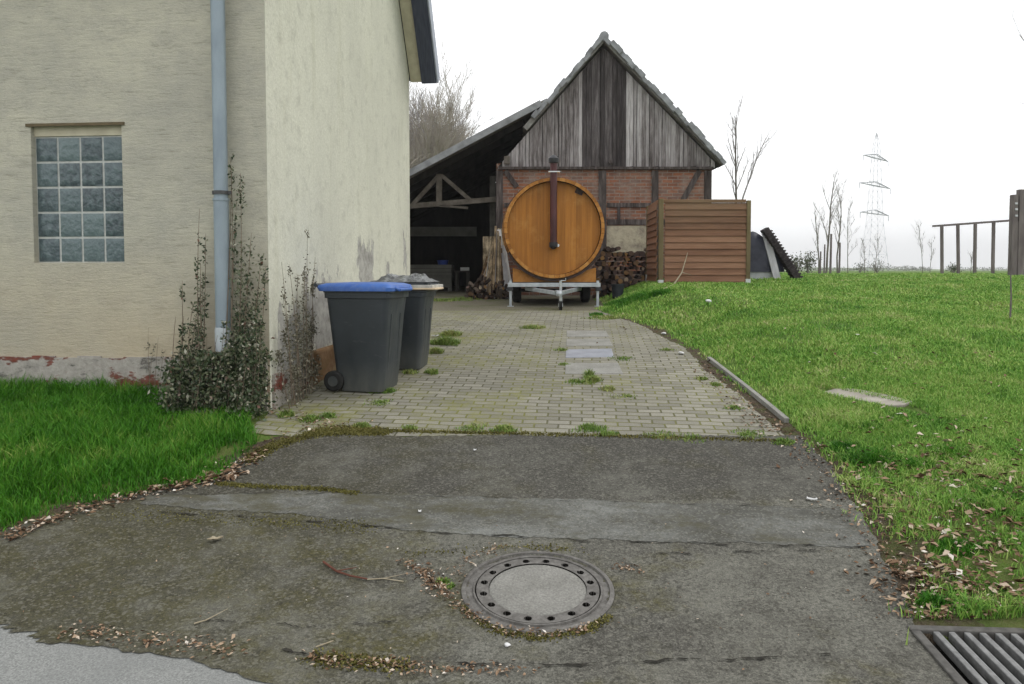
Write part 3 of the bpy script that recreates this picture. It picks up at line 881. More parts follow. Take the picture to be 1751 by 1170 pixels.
# window
wm = MB(); wt = wt0 - wt1; blk_h = wz_blk - wz0
wm.frame(hp(wt1, 0, wz0), -Fdir, Wdir, (0, 0, 1), (0, rd - .03, 0), (wt, rd + .05, blk_h + .004))
win = wm.build('window', 'block_mortar', house)
pm = MB()
nc, nr = 4, 5; bw, bh = wt / nc, blk_h / nr
for i in range(nc):
    for j in range(nr):
        c0, c1 = wt1 + i * bw + .009, wt1 + (i + 1) * bw - .009
        z0, z1 = wz0 + j * bh + .010, wz0 + (j + 1) * bh - .010
        N_ = 6; base = len(pm.v)
        vs = []
        tilt = random.uniform(-.004, .004)
        for b_ in range(N_ + 1):
            for a_ in range(N_ + 1):
                fa, fb = a_ / N_, b_ / N_
                e = min(fa, 1 - fa, fb, 1 - fb)
                dep = rd - .0345 - .010 * min(1, e * 7) ** .6 + .010 * max(0, e - .2) + tilt * (fa - .5)
                vs.append(hp(c0 + (c1 - c0) * fa, dep, z0 + (z1 - z0) * fb))
        fs = [(b_ * (N_ + 1) + a_, b_ * (N_ + 1) + a_ + 1, (b_ + 1) * (N_ + 1) + a_ + 1, (b_ + 1) * (N_ + 1) + a_) for b_ in range(N_) for a_ in range(N_)]
        pm.add(vs, fs)
pm.build('pane', 'glass_block', win, smooth='all')
lm = MB(); lm.frame(hp(wt1, 0, wz_blk), -Fdir, Wdir, (0, 0, 1), (.0, rd - .045, .006), (wt, rd + .05, wz1 - wz_blk))
lm.build('infill', 'cream_infill', win)
lm = MB(); lm.frame(hp(wt1, 0, wz1), -Fdir, -Wdir, (0, 0, 1), (-.03, 0, -.016), (wt + .04, .014, .010))
lm.build('lintel', 'lintel_wood', win)
# roof: two steep slopes, projecting past the gable with a boarded soffit
sl_ = math.hypot(HD / 2, APEX - EAVE); OV = .40
for sgn in (0, 1):
    e = HD if sgn else 0
    dn = 1 if sgn else -1
    up = Vector((0, 0, APEX - EAVE)) - Wdir * (dn * HD / 2)
    up = up.normalized()
    nrm = Fdir.cross(up); nrm = nrm if nrm.z > 0 else -nrm
    o = hp(0, e, EAVE) - up * .12
    L = sl_ + .12
    rm = MB(); rm.frame(o, -Fdir, up, nrm, (-OV, 0, .055), (HL + OV, L, .16))
    roof = rm.build('roof', 'roof_board', house)
    bm_ = MB(); bm_.frame(o, -Fdir, up, nrm, (-OV * .48, 0, .0), (-.012, L - .06, .052))
    bm_.build('soffit', 'cream_infill', roof)
    bm_ = MB(); bm_.frame(o, -Fdir, up, nrm, (-OV - .03, -.01, -.045), (-OV * .48 - .004, L - .06, .052))
    bm_.build('verge_board', 'roof_board', roof)
    bm_ = MB(); bm_.frame(o, -Fdir, up, nrm, (-OV - .055, -.015, -.03), (-OV - .034, L, .18))
    bm_.build('verge_trim', 'verge_zinc', roof)
# downpipe with bracket and sleeve
tp, _ = fw(389.5, 400)
def pp(z, o=.115): return hp(tp, -o, z)
zc = fw(380, 342)[1]; ze = fw(381, 598)[1]; zs = fw(381, 562)[1]
m = MB(); m.tube([pp(EAVE + .1), pp(zc)], .060, 20); m.tube([pp(zc), pp(zs)], .064, 20)
m.tube([pp(zc - .02), pp(zc)], .070, 20)
pipe = m.build('downpipe', 'zinc_pipe', house, smooth=True)
m = MB(); m.tube([pp(zs + .02), pp(zs), pp(ze + .05), pp(ze)], [.068, .071, .071, .067], 20); m.build('pipe_sleeve', 'pipe_sleeve', pipe, smooth=True)
m = MB(); m.tube([pp(zc + .035), pp(zc + .065)], .073, 20)
m.frame(pp(zc + .035), Fdir, Wdir, (0, 0, 1), (.06, -.012, 0), (.095, .012, .03)); m.frame(pp(zc + .035), Fdir, Wdir, (0, 0, 1), (-.012, .05, .002), (.012, .115, .028))
m.build('bracket', 'dark_clamp', pipe)
m = MB(); m.tube([pp(ze - .11), pp(Hs(*pp(0).xy) - .1)], .055, 16); m.build('drain_stub', 'pipe_sleeve', house, smooth=True)
# gutter along the front eave
m = MB()
gp = [(math.cos(a) * .07, math.sin(a) * .07) for a in np.linspace(math.pi, 2 * math.pi, 9)]
P0 = hp(-OV, -.20, EAVE - .02); P1 = hp(HL, -.20, EAVE - .02)
for i in range(8):
    a, b = gp[i], gp[i + 1]
    m.quad(P0 - Wdir * a[0] + Vector((0, 0, a[1])), P0 - Wdir * b[0] + Vector((0, 0, b[1])), P1 - Wdir * b[0] + Vector((0, 0, b[1])), P1 - Wdir * a[0] + Vector((0, 0, a[1])))
m.build('gutter', 'zinc_pipe', house, smooth=True, fix=False)

# ------------------------------------------------------------------ wheelie bins
def bin_(px, py, sc, rot, label, lid_mat, ajar):
    p = hit(px, py); base = Vector((p.x, p.y, p.z))
    root = thing('wheelie_bin', base, label, 'wheelie bin', 'wheelie bins along the house wall')
    c, s_ = math.cos(rot), math.sin(rot)
    ax = Vector((c, s_, 0)); ay = Vector((-s_, c, 0)); az = Vector((0, 0, 1))    # ax = front of the bin
    def P(x, y, z): return base + (ax * x + ay * y + az * z) * sc
    def ring(x0, x1, hw, z, r=.05, n=4):
        out = []
        for cx, cy, a0 in ((x1 - r, hw - r, 0), (x0 + r, hw - r, 90), (x0 + r, -hw + r, 180), (x1 - r, -hw + r, 270)):
            for k in range(n + 1):
                a = R(a0 + 90 * k / n); out.append(P(cx + r * math.cos(a), cy + r * math.sin(a), z))
        return out
    def loft(m, rings, cap0=True, cap1=True):
        n = len(rings[0]); b = len(m.v)
        for r_ in rings: m.v += [tuple(q) for q in r_]
        for i in range(len(rings) - 1):
            for k in range(n):
                k2 = (k + 1) % n; m.f.append((b + i * n + k, b + i * n + k2, b + (i + 1) * n + k2, b + (i + 1) * n + k)); m.mi.append(0)
        if cap0: m.f.append(tuple(b + k for k in reversed(range(n)))); m.mi.append(0)
        if cap1: m.f.append(tuple(b + (len(rings) - 1) * n + k for k in range(n))); m.mi.append(0)
    m = MB()
    loft(m, [ring(-.20, .235, .215, .0, .05), ring(-.215, .245, .222, .03, .06), ring(-.245, .262, .236, .18, .06), ring(-.30, .305, .268, .74, .06), ring(-.315, .325, .278, .90, .06),
             ring(-.335, .345, .290, .905, .06), ring(-.337, .347, .291, .955, .06), ring(-.345, .365, .30, .96, .06), ring(-.345, .365, .30, .985, .06)])
    body = m.build('body', 'bin_plastic', root, smooth=True)
    # stiffening ribs on front and a wheel housing
    m = MB()
    for y in (-.12, .12):
        m.frame(P(.25, y, .2), ax * sc, ay * sc, ((ax * .085 + az).normalized()) * sc, (0, -.02, 0), (.014, .02, .55))
    m.build('front_rib', 'bin_plastic', body)
    # lid
    m = MB(); dz = ajar; 
    def lr(x0, x1, hw, z, r=.06):
        return [q + az * (sc * dz * ((q - base).dot(ax) / sc + .37) / .74) for q in ring(x0, x1, hw, z, r)]
    loft(m, [lr(-.38, .372, .315, .972), lr(-.40, .376, .318, 1.005), lr(-.39, .362, .305, 1.028), lr(-.34, .31, .262, 1.046, .08), lr(-.2, .2, .17, 1.054, .1)])
    lid = m.build('lid', lid_mat, root, smooth=True)
    m = MB()
    for y in (-.24, -.08, .08, .24): m.tube([P(-.345, y, .99), P(-.42, y, 1.025)], .014 * sc, 8)
    m.tube([P(-.425, -.26, 1.028), P(-.425, .26, 1.028)], .018 * sc, 10)
    m.build('handle', 'bin_plastic', root, smooth=True)
    m = MB()
    for y in (-.2, .2): m.tube([P(.37, y, 1.0 + dz), P(.40, y * .85, .985 + dz)], .016 * sc, 8)
    m.tube([P(.40, -.17, .985 + dz), P(.40, .17, .985 + dz)], .016 * sc, 8)
    m.build('grip', lid_mat, lid, smooth=True)
    for y in (-.245, .245):
        m = MB(); o = P(-.245, y - .03, .10)
        m.lathe(o, ay, [(.0, 0), (.05 * sc, 0), (.085 * sc, 0), (.1 * sc, .012 * sc), (.1 * sc, .05 * sc), (.085 * sc, .06 * sc), (.0, .06 * sc)], 24)
        wh = m.build('wheel', 'rubber', root, smooth=True)
        m = MB(); m.lathe(P(-.245, y - .034 if y < 0 else y + .031, .10), ay, [(0, 0), (.05 * sc, 0), (.05 * sc, .004 * sc), (0, .004 * sc)], 20); m.build('hub', 'bin_plastic', wh)
    m = MB(); m.tube([P(-.245, -.24, .10), P(-.245, .24, .10)], .012 * sc, 8); m.build('axle', 'black_metal', root)
    return root, P, ax, ay
b1, P1_, ax1, ay1 = bin_(629, 664, 1.0, R(-12), 'dark grey wheelie bin with a bright blue lid beside the house wall', 'bin_lid_blue', 0.0)
b2, P2_, ax2, ay2 = bin_(693, 628, .875, R(-8), 'dark grey wheelie bin propped open by rubbish, standing behind the blue lidded bin', 'bin_plastic', .0)
# rubbish bulging over the rim of the second bin: its lid rides on top
for ch in b2.children:
    if ch.name.startswith('lid'):
        ch.location.z += .05
rb = MB()
for i in range(9):
    for j in range(9):
        pass
def lump(P, x0, x1, y0, y1, z, h, seed, n=14):
    vs = []; fs = []
    for j in range(n + 1):
        for i in range(n + 1):
            a, b = i / n, j / n
            e = min(1, 6 * min(a, 1 - a)) * min(1, 6 * min(b, 1 - b))
            q = mnoise.noise(Vector((a * 4 + seed, b * 4, seed))) + .8 * abs(mnoise.noise(Vector((a * 9 + seed, b * 8, 1)))) 
            vs.append(P(x0 + (x1 - x0) * a, y0 + (y1 - y0) * b, z + h * e * (.55 + .6 * q)))
    for j in range(n):
        for i in range(n):
            k = j * (n + 1) + i; fs.append((k, k + 1, k + n + 2, k + n + 1))
    return vs, fs
m = MB(); m.add(*lump(P2_, -.36, .385, -.325, .325, 1.085, .10, 3.3, 30)); m.add(*lump(P2_, -.36, .385, -.325, .325, 1.083, .045, 3.3, 30))
tag(m.build('rubbish_bag', 'grey_bag', None, loc=P2_(0, 0, 1.085), smooth='all', fix=False), 'crumpled grey plastic sheet lying on the propped bin lid', 'plastic sheet')
m = MB(); m.frame(P2_(0, 0, .99), ax2, ay2, (0, 0, 1), (-.1, -.30, 0), (.42, .10, .022))
tag(m.build('cardboard_box', 'cardboard', None, loc=P2_(0, 0, .99), bevel=.01), 'flattened brown cardboard sticking out under the propped bin lid', 'cardboard')
m = MB(); m.frame(P2_(0, 0, 1.037), ax2, ay2, (0, 0, 1), (-.2, -.29, -.022), (.385, .22, .012))
tag(m.build('newspaper', 'newsprint', None, loc=P2_(0, 0, 1.03), bevel=.006), 'pale bundle of paper above the cardboard in the propped bin', 'paper')

# ------------------------------------------------------------------ barn
YB = 18.0
bl, br = at(849, 400, YB).x, at(1216, 400, YB).x
ze_ = at(1030, 287, YB).z; za = at(1031, 77, YB).z; zg = 1.0
barn = thing('barn', ((bl + br) / 2, YB, 1.07), 'old half timbered brick barn with a weathered grey boarded gable', 'barn')
xa = at(1031, 62, YB).x; BD = 11.0
# roof line: left and right slopes of the gable
rx, rz = at(1230, 284, YB).x, at(1230, 284, YB).z
lx, lz = at(849, 285, YB).x, at(849, 285, YB).z
m = MB()
m.quad((bl, YB, zg - .3), (br, YB, zg - .3), (br, YB, ze_ + .1), (bl, YB, ze_ + .1))
m.build('front_wall', 'brick', barn, fix=False)
m = MB()
m.quad((bl, YB, zg - .3), (bl, YB + BD, zg - .3), (bl, YB + BD, ze_), (bl, YB, ze_)); m.quad((br, YB, zg - .3), (br, YB + BD, zg - .3), (br, YB + BD, ze_), (br, YB, ze_))
m.add([(bl, YB + BD, zg - .3), (br, YB + BD, zg - .3), (br, YB + BD, ze_), (xa, YB + BD, za), (bl, YB + BD, ze_)], [(0, 1, 2, 3, 4)])
m.build('side_wall', 'timber', barn, fix=False)
# pale patch of plaster and stone in the lower bay
x0, x1 = at(1037, 440, YB).x, at(1108, 440, YB).x
m = MB(); m.box((x0, YB - .012, at(0, 432, YB).z), (x1, YB - .0, at(0, 386, YB).z)); m.build('plaster_panel', 'lime_patch', barn)
# timber frame
def tb(px0, py0, px1, py1, w=.16, d=.05, dy=0):
    m = MB(); p = at(px0, py0, YB); q = at(px1, py1, YB); p.y = q.y = YB - d / 2 + .01 - dy
    m.bar(p, q, d, w, up=(q - p).cross(Vector((0, 1, 0)))); m.build('timber_beam', 'timber', barn)
gz = 506
tb(854, gz, 854, 292, .16); tb(1030, gz, 1030, 292, .17); tb(1120, gz, 1120, 292, .15, .05); tb(1210, gz, 1210, 292, .16)
tb(862, 380, 862, 380.5, .01) if 0 else None
tb(852, 301, 1213, 301, .10, .06, .003) if 0 else None
tb(1038, 351, 1112, 351, .10, .045); tb(1038, 380, 1202, 380, .13, .045); tb(862, 351, 1022, 351, .10, .045); tb(862, 400, 1022, 400, .10, .045)
tb(864, 292, 884, 320, .11, .055, .002); tb(1196, 292, 1166, 345, .12, .055, .002)
tb(1058, 351, 1058, 378, .07, .04)
# gable cladding: single weathered boards with ragged lower ends
def roofz(x):
    if x > xa: return za + (rz - za) * (x - xa) / (rx - xa)
    return za + (lz - za) * (x - xa) / (lx - xa)
mb, md = MB(), MB()
x = lx + .02
dx0, dx1 = at(992, 440, YB).x, at(1068, 440, YB).x
while x < rx - .12:
    w = random.uniform(.07, .125)
    xe = min(x + w, rx - .10)
    dark = dx0 < (x + xe) / 2 < dx1
    t = md if dark else mb
    yo = YB - random.uniform(.035, .055) - (.012 if dark else 0)
    zl = ze_ + random.uniform(-.05, .03)
    t0, t1 = roofz(x) - .05, roofz(xe - .01) - .05
    if min(t0, t1) > zl + .05:
        gap = random.choice([.004, .006, .008, .016])
        cut = random.random() < .3
        P = [(x, yo, zl), (xe - gap, yo, zl + random.uniform(-.015, .015)), (xe - gap, yo, t1), (x, yo, t0)]
        if cut and not dark and min(t0, t1) - zl > 1.2:
            zc_ = zl + random.uniform(.35, .65) * (min(t0, t1) - zl)
            t.prism([(x, yo, zl), (xe - gap, yo, zl), (xe - gap, yo, zc_), (x, yo, zc_)], (0, .025, 0))
            t.prism([(x, yo - .004, zc_ + .008), (xe - gap, yo - .004, zc_ + .008), (xe - gap, yo, t1), (x, yo, t0)], (0, .025, 0))
        else: t.prism(P, (0, .025, 0))
    x = xe
mb.build('gable_boards', 'grey_boards', barn)
md.build('loft_hatch', 'dark_boards', barn)
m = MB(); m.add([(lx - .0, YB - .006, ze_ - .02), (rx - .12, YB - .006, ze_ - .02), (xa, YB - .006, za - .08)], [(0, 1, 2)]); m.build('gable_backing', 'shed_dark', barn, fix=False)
m = MB(); m.box((lx + .03, YB - .085, ze_ - .045), (rx - .16, YB - .012, ze_ + .015)); m.build('sill_beam', 'timber', barn)
m = MB(); m.box((at(862, 440, YB).x, YB - .10, at(0, 281, YB).z), (at(872, 440, YB).x, YB - .03, at(0, 268, YB).z)); m.build('beam_end', 'pale_timber', barn)
for px_, py_ in ((1043, 278), (951, 272)):
    m = MB(); q = at(px_, py_, YB); m.tube([(q.x, YB - .06, q.z), (q.x, YB - .14, q.z)], .05, 10); m.build('hook_plate', 'timber', barn)
# roof slopes and ragged verge tiles
def slope(x0, z0, x1, z1, y0, y1, th, name, mat, parent, upper=True):
    d = Vector((x1 - x0, 0, z1 - z0)); L = d.length; d.normalize()
    nrm = Vector((-d.z, 0, d.x)); nrm = nrm if nrm.z > 0 else -nrm
    m = MB(); m.frame((x0, y0, z0), d, (0, 1, 0), nrm, (0, 0, 0), (L, y1 - y0, th))
    return m.build(name, mat, parent), d, nrm, L
def verge(x0, z0, x1, z1, y0, n_, parent, th=.15, mat='old_tile_edge'):
    d = Vector((x1 - x0, 0, z1 - z0)); L = d.length; d.normalize()
    nrm = Vector((-d.z, 0, d.x)); nrm = nrm if nrm.z > 0 else -nrm
    m = MB(); st = L / n_
    for k in range(n_):
        a = k * st
        dr = (d + nrm * random.uniform(.02, .07)).normalized()
        nn = Vector((-dr.z, 0, dr.x)); nn = nn if nn.z > 0 else -nn
        o = Vector((x0, y0, z0)) + d * a + nrm * random.uniform(-.02, .02)
        m.frame(o, dr, (0, 1, 0), nn, (0, -random.uniform(.0, .05), .02), (st * 1.25, .5, th + random.uniform(-.035, .03)))
    return m.build('verge_tiles', mat, parent, bevel=.012)
r1, *_ = slope(xa, za, rx + .02, rz - .01, YB - .22, YB + BD + .2, .12, 'roof', 'roof_tile', barn)
r2, *_ = slope(xa, za, at(919, 187, YB).x - .25, roofz(at(919, 187, YB).x - .25), YB - .22, YB + BD + .2, .12, 'roof', 'roof_tile', barn)
verge(rx + .03, rz - .02, xa, za + .01, YB - .26, 26, r1, .14)
jx, jz = at(919, 187, YB).x, at(919, 187, YB).z
verge(jx - .05, roofz(jx - .05), xa, za + .01, YB - .26, 15, r2, .13)
m = MB()
for k in range(14):
    y = YB - .26 + k * .85
    m.tube([(xa, y, za + .13), (xa, y + .9, za + .15)], .11, 10)
m.build('ridge_tiles', 'old_tile_edge', r1, smooth=True)

# ------------------------------------------------------------------ open shed leaning on the barn
shed = thing('open_shed', (-4.2, YB, 1.07), 'dark open timber shed under a sloping roof built against the barn', 'shed')
sx, sz = at(700, 304, YB).x, at(700, 304, YB).z
k_ = (jz - sz) / (jx - sx)
ex_ = sx - 3.0; ez_ = sz - k_ * 3.0
r3, d3, n3, L3 = slope(jx + .25, jz + k_ * .25 - .02, ex_, ez_, YB - .25, YB + 8, .10, 'roof', 'roof_tile', shed)
m = MB(); m.frame((jx + .1, YB - .28, jz + k_ * .1), d3, (0, 1, 0), n3, (0, 0, -.03), (L3, .07, .115)); m.build('verge_board', 'old_tile_edge', r3)
m = MB()
for k in range(9): m.frame((jx + .0, YB + .1 + k * .95, jz - .02), d3, (0, 1, 0), n3, (0.4, 0, -.15), (L3 - .2, .11, -.004))
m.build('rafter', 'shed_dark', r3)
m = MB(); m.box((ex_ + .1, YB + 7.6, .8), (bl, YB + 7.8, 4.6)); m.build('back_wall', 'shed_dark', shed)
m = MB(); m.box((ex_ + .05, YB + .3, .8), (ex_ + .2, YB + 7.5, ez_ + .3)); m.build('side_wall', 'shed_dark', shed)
# truss
YT = YB + .35
def tt(px0, py0, px1, py1, w, name='truss_beam', mat='pale_timber', dy=0):
    p, q = at(px0, py0, YT), at(px1, py1, YT); p.y += dy; q.y += dy
    m = MB(); m.bar(p, q, .12, w, up=(q - p).cross(Vector((0, 1, 0)))); m.build(name, mat, shed)
tt(660, 356, 850, 341, .12); tt(751, 347, 751, 298, .13, dy=-.01); tt(749, 302, 706, 350, .09, dy=.015); tt(755, 300, 804, 342, .09, dy=.015)
tt(752, 352, 800, 356, .05)
tt(842, 505, 842, 300, .14, 'shed_post', 'shed_inner', .2)
tt(640, 505, 640, 330, .16, 'shed_post', 'shed_inner')
m = MB(); a = at(690, 404, YB + 4); b = at(815, 391, YB + 4); m.box((a.x - .5, YB + 4, a.z), (b.x, YB + 4.1, b.z + .05)); m.build('cross_rail', 'crate_grey', shed)
# things stored inside
def inbox(name, px0, py0, px1, py1, Y, d, mat, label, cat, bev=.015):
    a, b = at(px0, py1, Y), at(px1, py0, Y)
    z0 = Hs((a.x + b.x) / 2, Y) - .01 if py1 is None else a.z
    m = MB(); m.box((a.x, Y, a.z), (b.x, Y + d, b.z))
    return m, Vector(((a.x + b.x) / 2, Y + d / 2, a.z))
def gpy(x, Y):  # pixel row of the ground at x, Y
    z = Hs(x, Y); a = math.atan((EYE - z) / Y); return PY0 + F * math.tan(a - PITCH)
Yc = YB + 2.6
c0, c1 = at(690, 450, Yc), at(772, 452, Yc)
zgc = Hs(c0.x, Yc) + .003
cr = thing('pallet_crate', ((c0.x + c1.x) / 2, Yc, zgc), 'large grey pallet crate standing inside the open shed', 'crate')
m = MB()
for k in range(6):
    z0 = zgc + .11 + k * (c1.z - zgc - .11) / 6
    m.box((c0.x, Yc, z0), (c1.x, Yc + .03, z0 + (c1.z - zgc - .11) / 6 - .012))
    m.box((c1.x - .03, Yc + .032, z0), (c1.x, Yc + .97, z0 + (c1.z - zgc - .11) / 6 - .012)); m.box((c0.x, Yc + .032, z0), (c0.x + .03, Yc + .97, z0 + (c1.z - zgc - .11) / 6 - .012))
    m.box((c0.x, Yc + .972, z0), (c1.x, Yc + 1., z0 + (c1.z - zgc - .11) / 6 - .012))
m.build('side_boards', 'crate_grey', cr)
m = MB()
for k in range(3): m.box((c0.x + k * (c1.x - c0.x - .1) / 2, Yc, zgc), (c0.x + .1 + k * (c1.x - c0.x - .1) / 2, Yc + 1, zgc + .1))
m.build('pallet_block', 'crate_grey', cr)
m = MB(); m.box((c0.x + .03, Yc + .03, c1.z - .10), (c1.x - .03, Yc + .97, c1.z - .05)); m.build('contents', 'crate_grey', cr)
a = at(757, 452, Yc + .4)
m = MB(); m.lathe((a.x, Yc + .4, c1.z - .048), (0, 0, 1), [(0, 0), (.12, 0), (.15, .14), (.16, .14), (.16, .16), (.13, .16), (.11, .02), (0, .02)], 20)
tag(m.build('bucket', 'blue_plastic', None, loc=(a.x, Yc + .4, c1.z - .04), smooth=True), 'small blue plastic tub on the grey pallet crate in the shed', 'tub')
# work table
t0, t1 = at(777, 463, Yc), at(803, 465, Yc); zt = t0.z
tb_ = thing('work_table', ((t0.x + t1.x) / 2, Yc, zgc), 'small dark table beside the crate inside the open shed', 'table')
m = MB(); m.box((t0.x, Yc - .1, zt - .04), (t1.x, Yc + .7, zt)); m.build('table_top', 'shed_inner', tb_)
for x in (t0.x + .03, t1.x - .09):
    for y in (Yc - .06, Yc + .6):
        m = MB(); m.box((x, y, zgc), (x + .06, y + .06, zt - .042)); m.build('leg', 'shed_inner', tb_)
m = MB(); m.box((t0.x + .16, Yc, zt), (t1.x - .02, Yc + .3, zt + .09))
tag(m.build('white_box', 'white_bit', None, loc=(t0.x + .2, Yc, zt), bevel=.01), 'small white box on the dark table in the open shed', 'box')

# ------------------------------------------------------------------ barrel on its trailer
YF = 14.4
bc = at(948, 390, YF); BR = 85.5 / F * YF
zgt = Hs(bc.x, YF)
zfr = at(948, 491, YF).z                        # underside of the trailer bed at the front
trl = thing('trailer', (bc.x, YF + 1.1, zgt), 'galvanised flat trailer carrying the big wooden barrel in front of the barn', 'trailer')
hw = at(1027, 490, YF).x - bc.x
BL = 2.3
zb0 = at(948, 491, YF).z; zb1 = at(948, 484, YF).z
m = MB()
m.box((bc.x - hw, YF, zb0), (bc.x + hw, YF + .06, zb1))
m.box((bc.x - hw, YF + BL, zb0), (bc.x + hw, YF + BL + .06, zb1))
for sx_ in (-1, 1): m.box((bc.x + sx_ * (hw - .03) - .03, YF + .062, zb0), (bc.x + sx_ * (hw - .03) + .03, YF + BL - .002, zb1))
for k in range(1, 5): m.box((bc.x - hw + .062, YF + k * BL / 5, zb0 + .01), (bc.x + hw - .062, YF + k * BL / 5 + .05, zb1 - .004))
m.build('bed_frame', 'galvanised', trl, bevel=.006)
m = MB(); m.box((bc.x - hw + .065, YF + .065, zb1 - .003), (bc.x + hw - .065, YF + BL - .004, zb1 + .012)); m.build('deck', 'shed_inner', trl)
# drawbar: two arms meeting at the coupling towards the viewer
m = MB(); tip = Vector((bc.x + .03, YF - .95, zb0 - .09))
m.bar((bc.x - .52, YF + .3, zb0 - .035), tip + Vector((-.04, .12, 0)), .06, .07); m.bar((bc.x + .52, YF + .3, zb0 - .035), tip + Vector((.04, .12, 0)), .06, .07)
m.build('drawbar', 'galvanised', trl, bevel=.006)
m = MB(); m.frame(tip, (1, 0, 0), (0, 1, 0), (0, 0, 1), (-.055, -.10, -.04), (.055, .22, .05)); m.lathe(tip + Vector((0, -.12, -.05)), (0, 0, 1), [(0, 0), (.05, 0), (.058, .05), (.04, .09), (0, .1)], 16)
m.build('coupling', 'galvanised', trl, bevel=.01)
jp = tip + Vector((.05, .30, 0)); zj = Hs(jp.x, jp.y)
m = MB(); m.tube([jp + Vector((0, 0, .22)), Vector((jp.x, jp.y, zj + .2))], .024, 12); m.tube([Vector((jp.x, jp.y, zj + .24)), Vector((jp.x, jp.y, zj + .10))], .032, 12)
m.box((jp.x - .04, jp.y - .03, zj + .06), (jp.x + .04, jp.y + .03, zj + .12))
m.tube([jp + Vector((0, 0, .22)), jp + Vector((.09, 0, .22)), jp + Vector((.09, 0, .27))], .008, 8)
jock = m.build('jockey_stand', 'bright_steel', trl, smooth=True)
m = MB(); m.lathe((jp.x - .03, jp.y, zj + .085), (1, 0, 0), [(0, 0), (.05, 0), (.085, .005), (.085, .055), (.05, .06), (0, .06)], 20); m.build('jockey_wheel', 'rubber', jock, smooth=True)
for sx_, yy in ((-1, YF + .05), (1, YF + .05), (-1, YF + BL), (1, YF + BL)):
    lx_ = bc.x + sx_ * (hw - .05); zg_ = Hs(lx_, yy) - .01
    m = MB(); m.box((lx_ - .025, yy - .025, zg_ + .02), (lx_ + .025, yy + .025, zb0 + .12)); m.box((lx_ - .06, yy - .06, zg_), (lx_ + .06, yy + .06, zg_ + .02))
    m.build('leg', 'galvanised', trl, bevel=.004)
m = MB(); m.tube([(bc.x - .8, YF + 1.2, zgt + .28), (bc.x + .8, YF + 1.2, zgt + .28)], .035, 10)
m.box((bc.x - .3, YF + 1.15, zgt + .28), (bc.x - .24, YF + 1.25, zb0 + .005)); m.box((bc.x + .24, YF + 1.15, zgt + .28), (bc.x + .3, YF + 1.25, zb0 + .005))
m.build('axle', 'black_metal', trl)
for sx_ in (-1, 1):
    m = MB(); x0 = bc.x + sx_ * .70
    m.lathe((x0 - .085, YF + 1.2, Hs(x0, YF + 1.2) + .285), (1, 0, 0), [(.17, .0), (.24, -.005), (.28, .02), (.29, .05), (.29, .12), (.28, .15), (.24, .175), (.17, .17)], 32)
    wh = m.build('wheel', 'rubber', trl, smooth=True)
    m = MB(); m.lathe((x0 - .06, YF + 1.2, Hs(x0, YF + 1.2) + .285), (1, 0, 0), [(0, 0), (.06, 0), (.08, .03), (.17, .02), (.172, .1), (0, .1)], 24); m.build('rim', 'galvanised', wh, smooth=True)
for sx_ in (-1, 1):
    m = MB(); m.box((bc.x + sx_ * (hw - .04) - .06, YF - .03, zb0 - .07), (bc.x + sx_ * (hw - .04) + .06, YF - .003, zb0 - .005)); m.build('marker_light', 'black_metal', trl)

brl = thing('wooden_barrel', (bc.x, YF + 1.1, zb1 + .013), 'huge round varnished barrel with a brown flue pipe, standing on the trailer', 'barrel')
bz = max(bc.z, zb1 + .02 + BR + .015)
ctr = Vector((bc.x, YF, bz))
# staves: each a curved board of its own inside one part
m = MB(); NS = 56
for k in range(NS):
    a0, a1 = 2 * math.pi * k / NS + .003, 2 * math.pi * (k + 1) / NS - .003
    vs = []; rows = 7
    for i in range(rows):
        t = i / (rows - 1); y = YF + .0 + t * 2.25
        ro = BR + .055 * (1 - (2 * t - 1) ** 2); ri = ro - .062
        for rr in (ro, ri):
            for a in (a0, (a0 + a1) / 2, a1): vs.append((ctr.x + rr * math.sin(a), y, ctr.z + rr * math.cos(a)))
    fs = []; fi = []
    for i in range(rows - 1):
        b = i * 6; c = b + 6
        for q in (0, 1): fs += [(b + q, b + q + 1, c + q + 1, c + q)]
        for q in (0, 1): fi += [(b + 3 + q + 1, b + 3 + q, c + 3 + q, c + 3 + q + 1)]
        fs += [(b, c, c + 3, b + 3), (b + 2, b + 5, c + 5, c + 2)]
    fs += [(0, 3, 4, 1), (1, 4, 5, 2)]; e = (rows - 1) * 6; fs += [(e, e + 1, e + 4, e + 3), (e + 1, e + 2, e + 5, e + 4)]
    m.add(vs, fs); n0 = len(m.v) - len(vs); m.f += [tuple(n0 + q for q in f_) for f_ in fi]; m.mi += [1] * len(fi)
shell = m.build('shell', ['stave_wood', 'shaded_stave'], brl)  # inner stave faces coloured dark to paint the recess shadow round the head
m = MB(); m.lathe((ctr.x, YF + .13, ctr.z), (0, 1, 0), [(0, 0), (BR - .064, 0), (BR - .064, .05), (0, .05)], 72); hd = m.build('front_head', 'varnished_wood', brl, loc=(ctr.x, YF + .13, ctr.z))
m = MB(); m.lathe((ctr.x, YF + 2.1, ctr.z), (0, 1, 0), [(0, 0), (BR - .064, 0), (BR - .064, .05), (0, .05)], 72); m.build('rear_head', 'varnished_wood', brl, loc=(ctr.x, YF + 2.1, ctr.z))
for y, ro in ((.16, BR + .016), (.55, BR + .043), (1.7, BR + .043), (2.1, BR + .016)):
    m = MB(); m.lathe((ctr.x, YF + y, ctr.z), (0, 1, 0), [(ro, 0), (ro + .006, 0), (ro + .006, .04), (ro, .04)], 72); m.build('hoop', 'hoop_iron', brl, smooth=True)
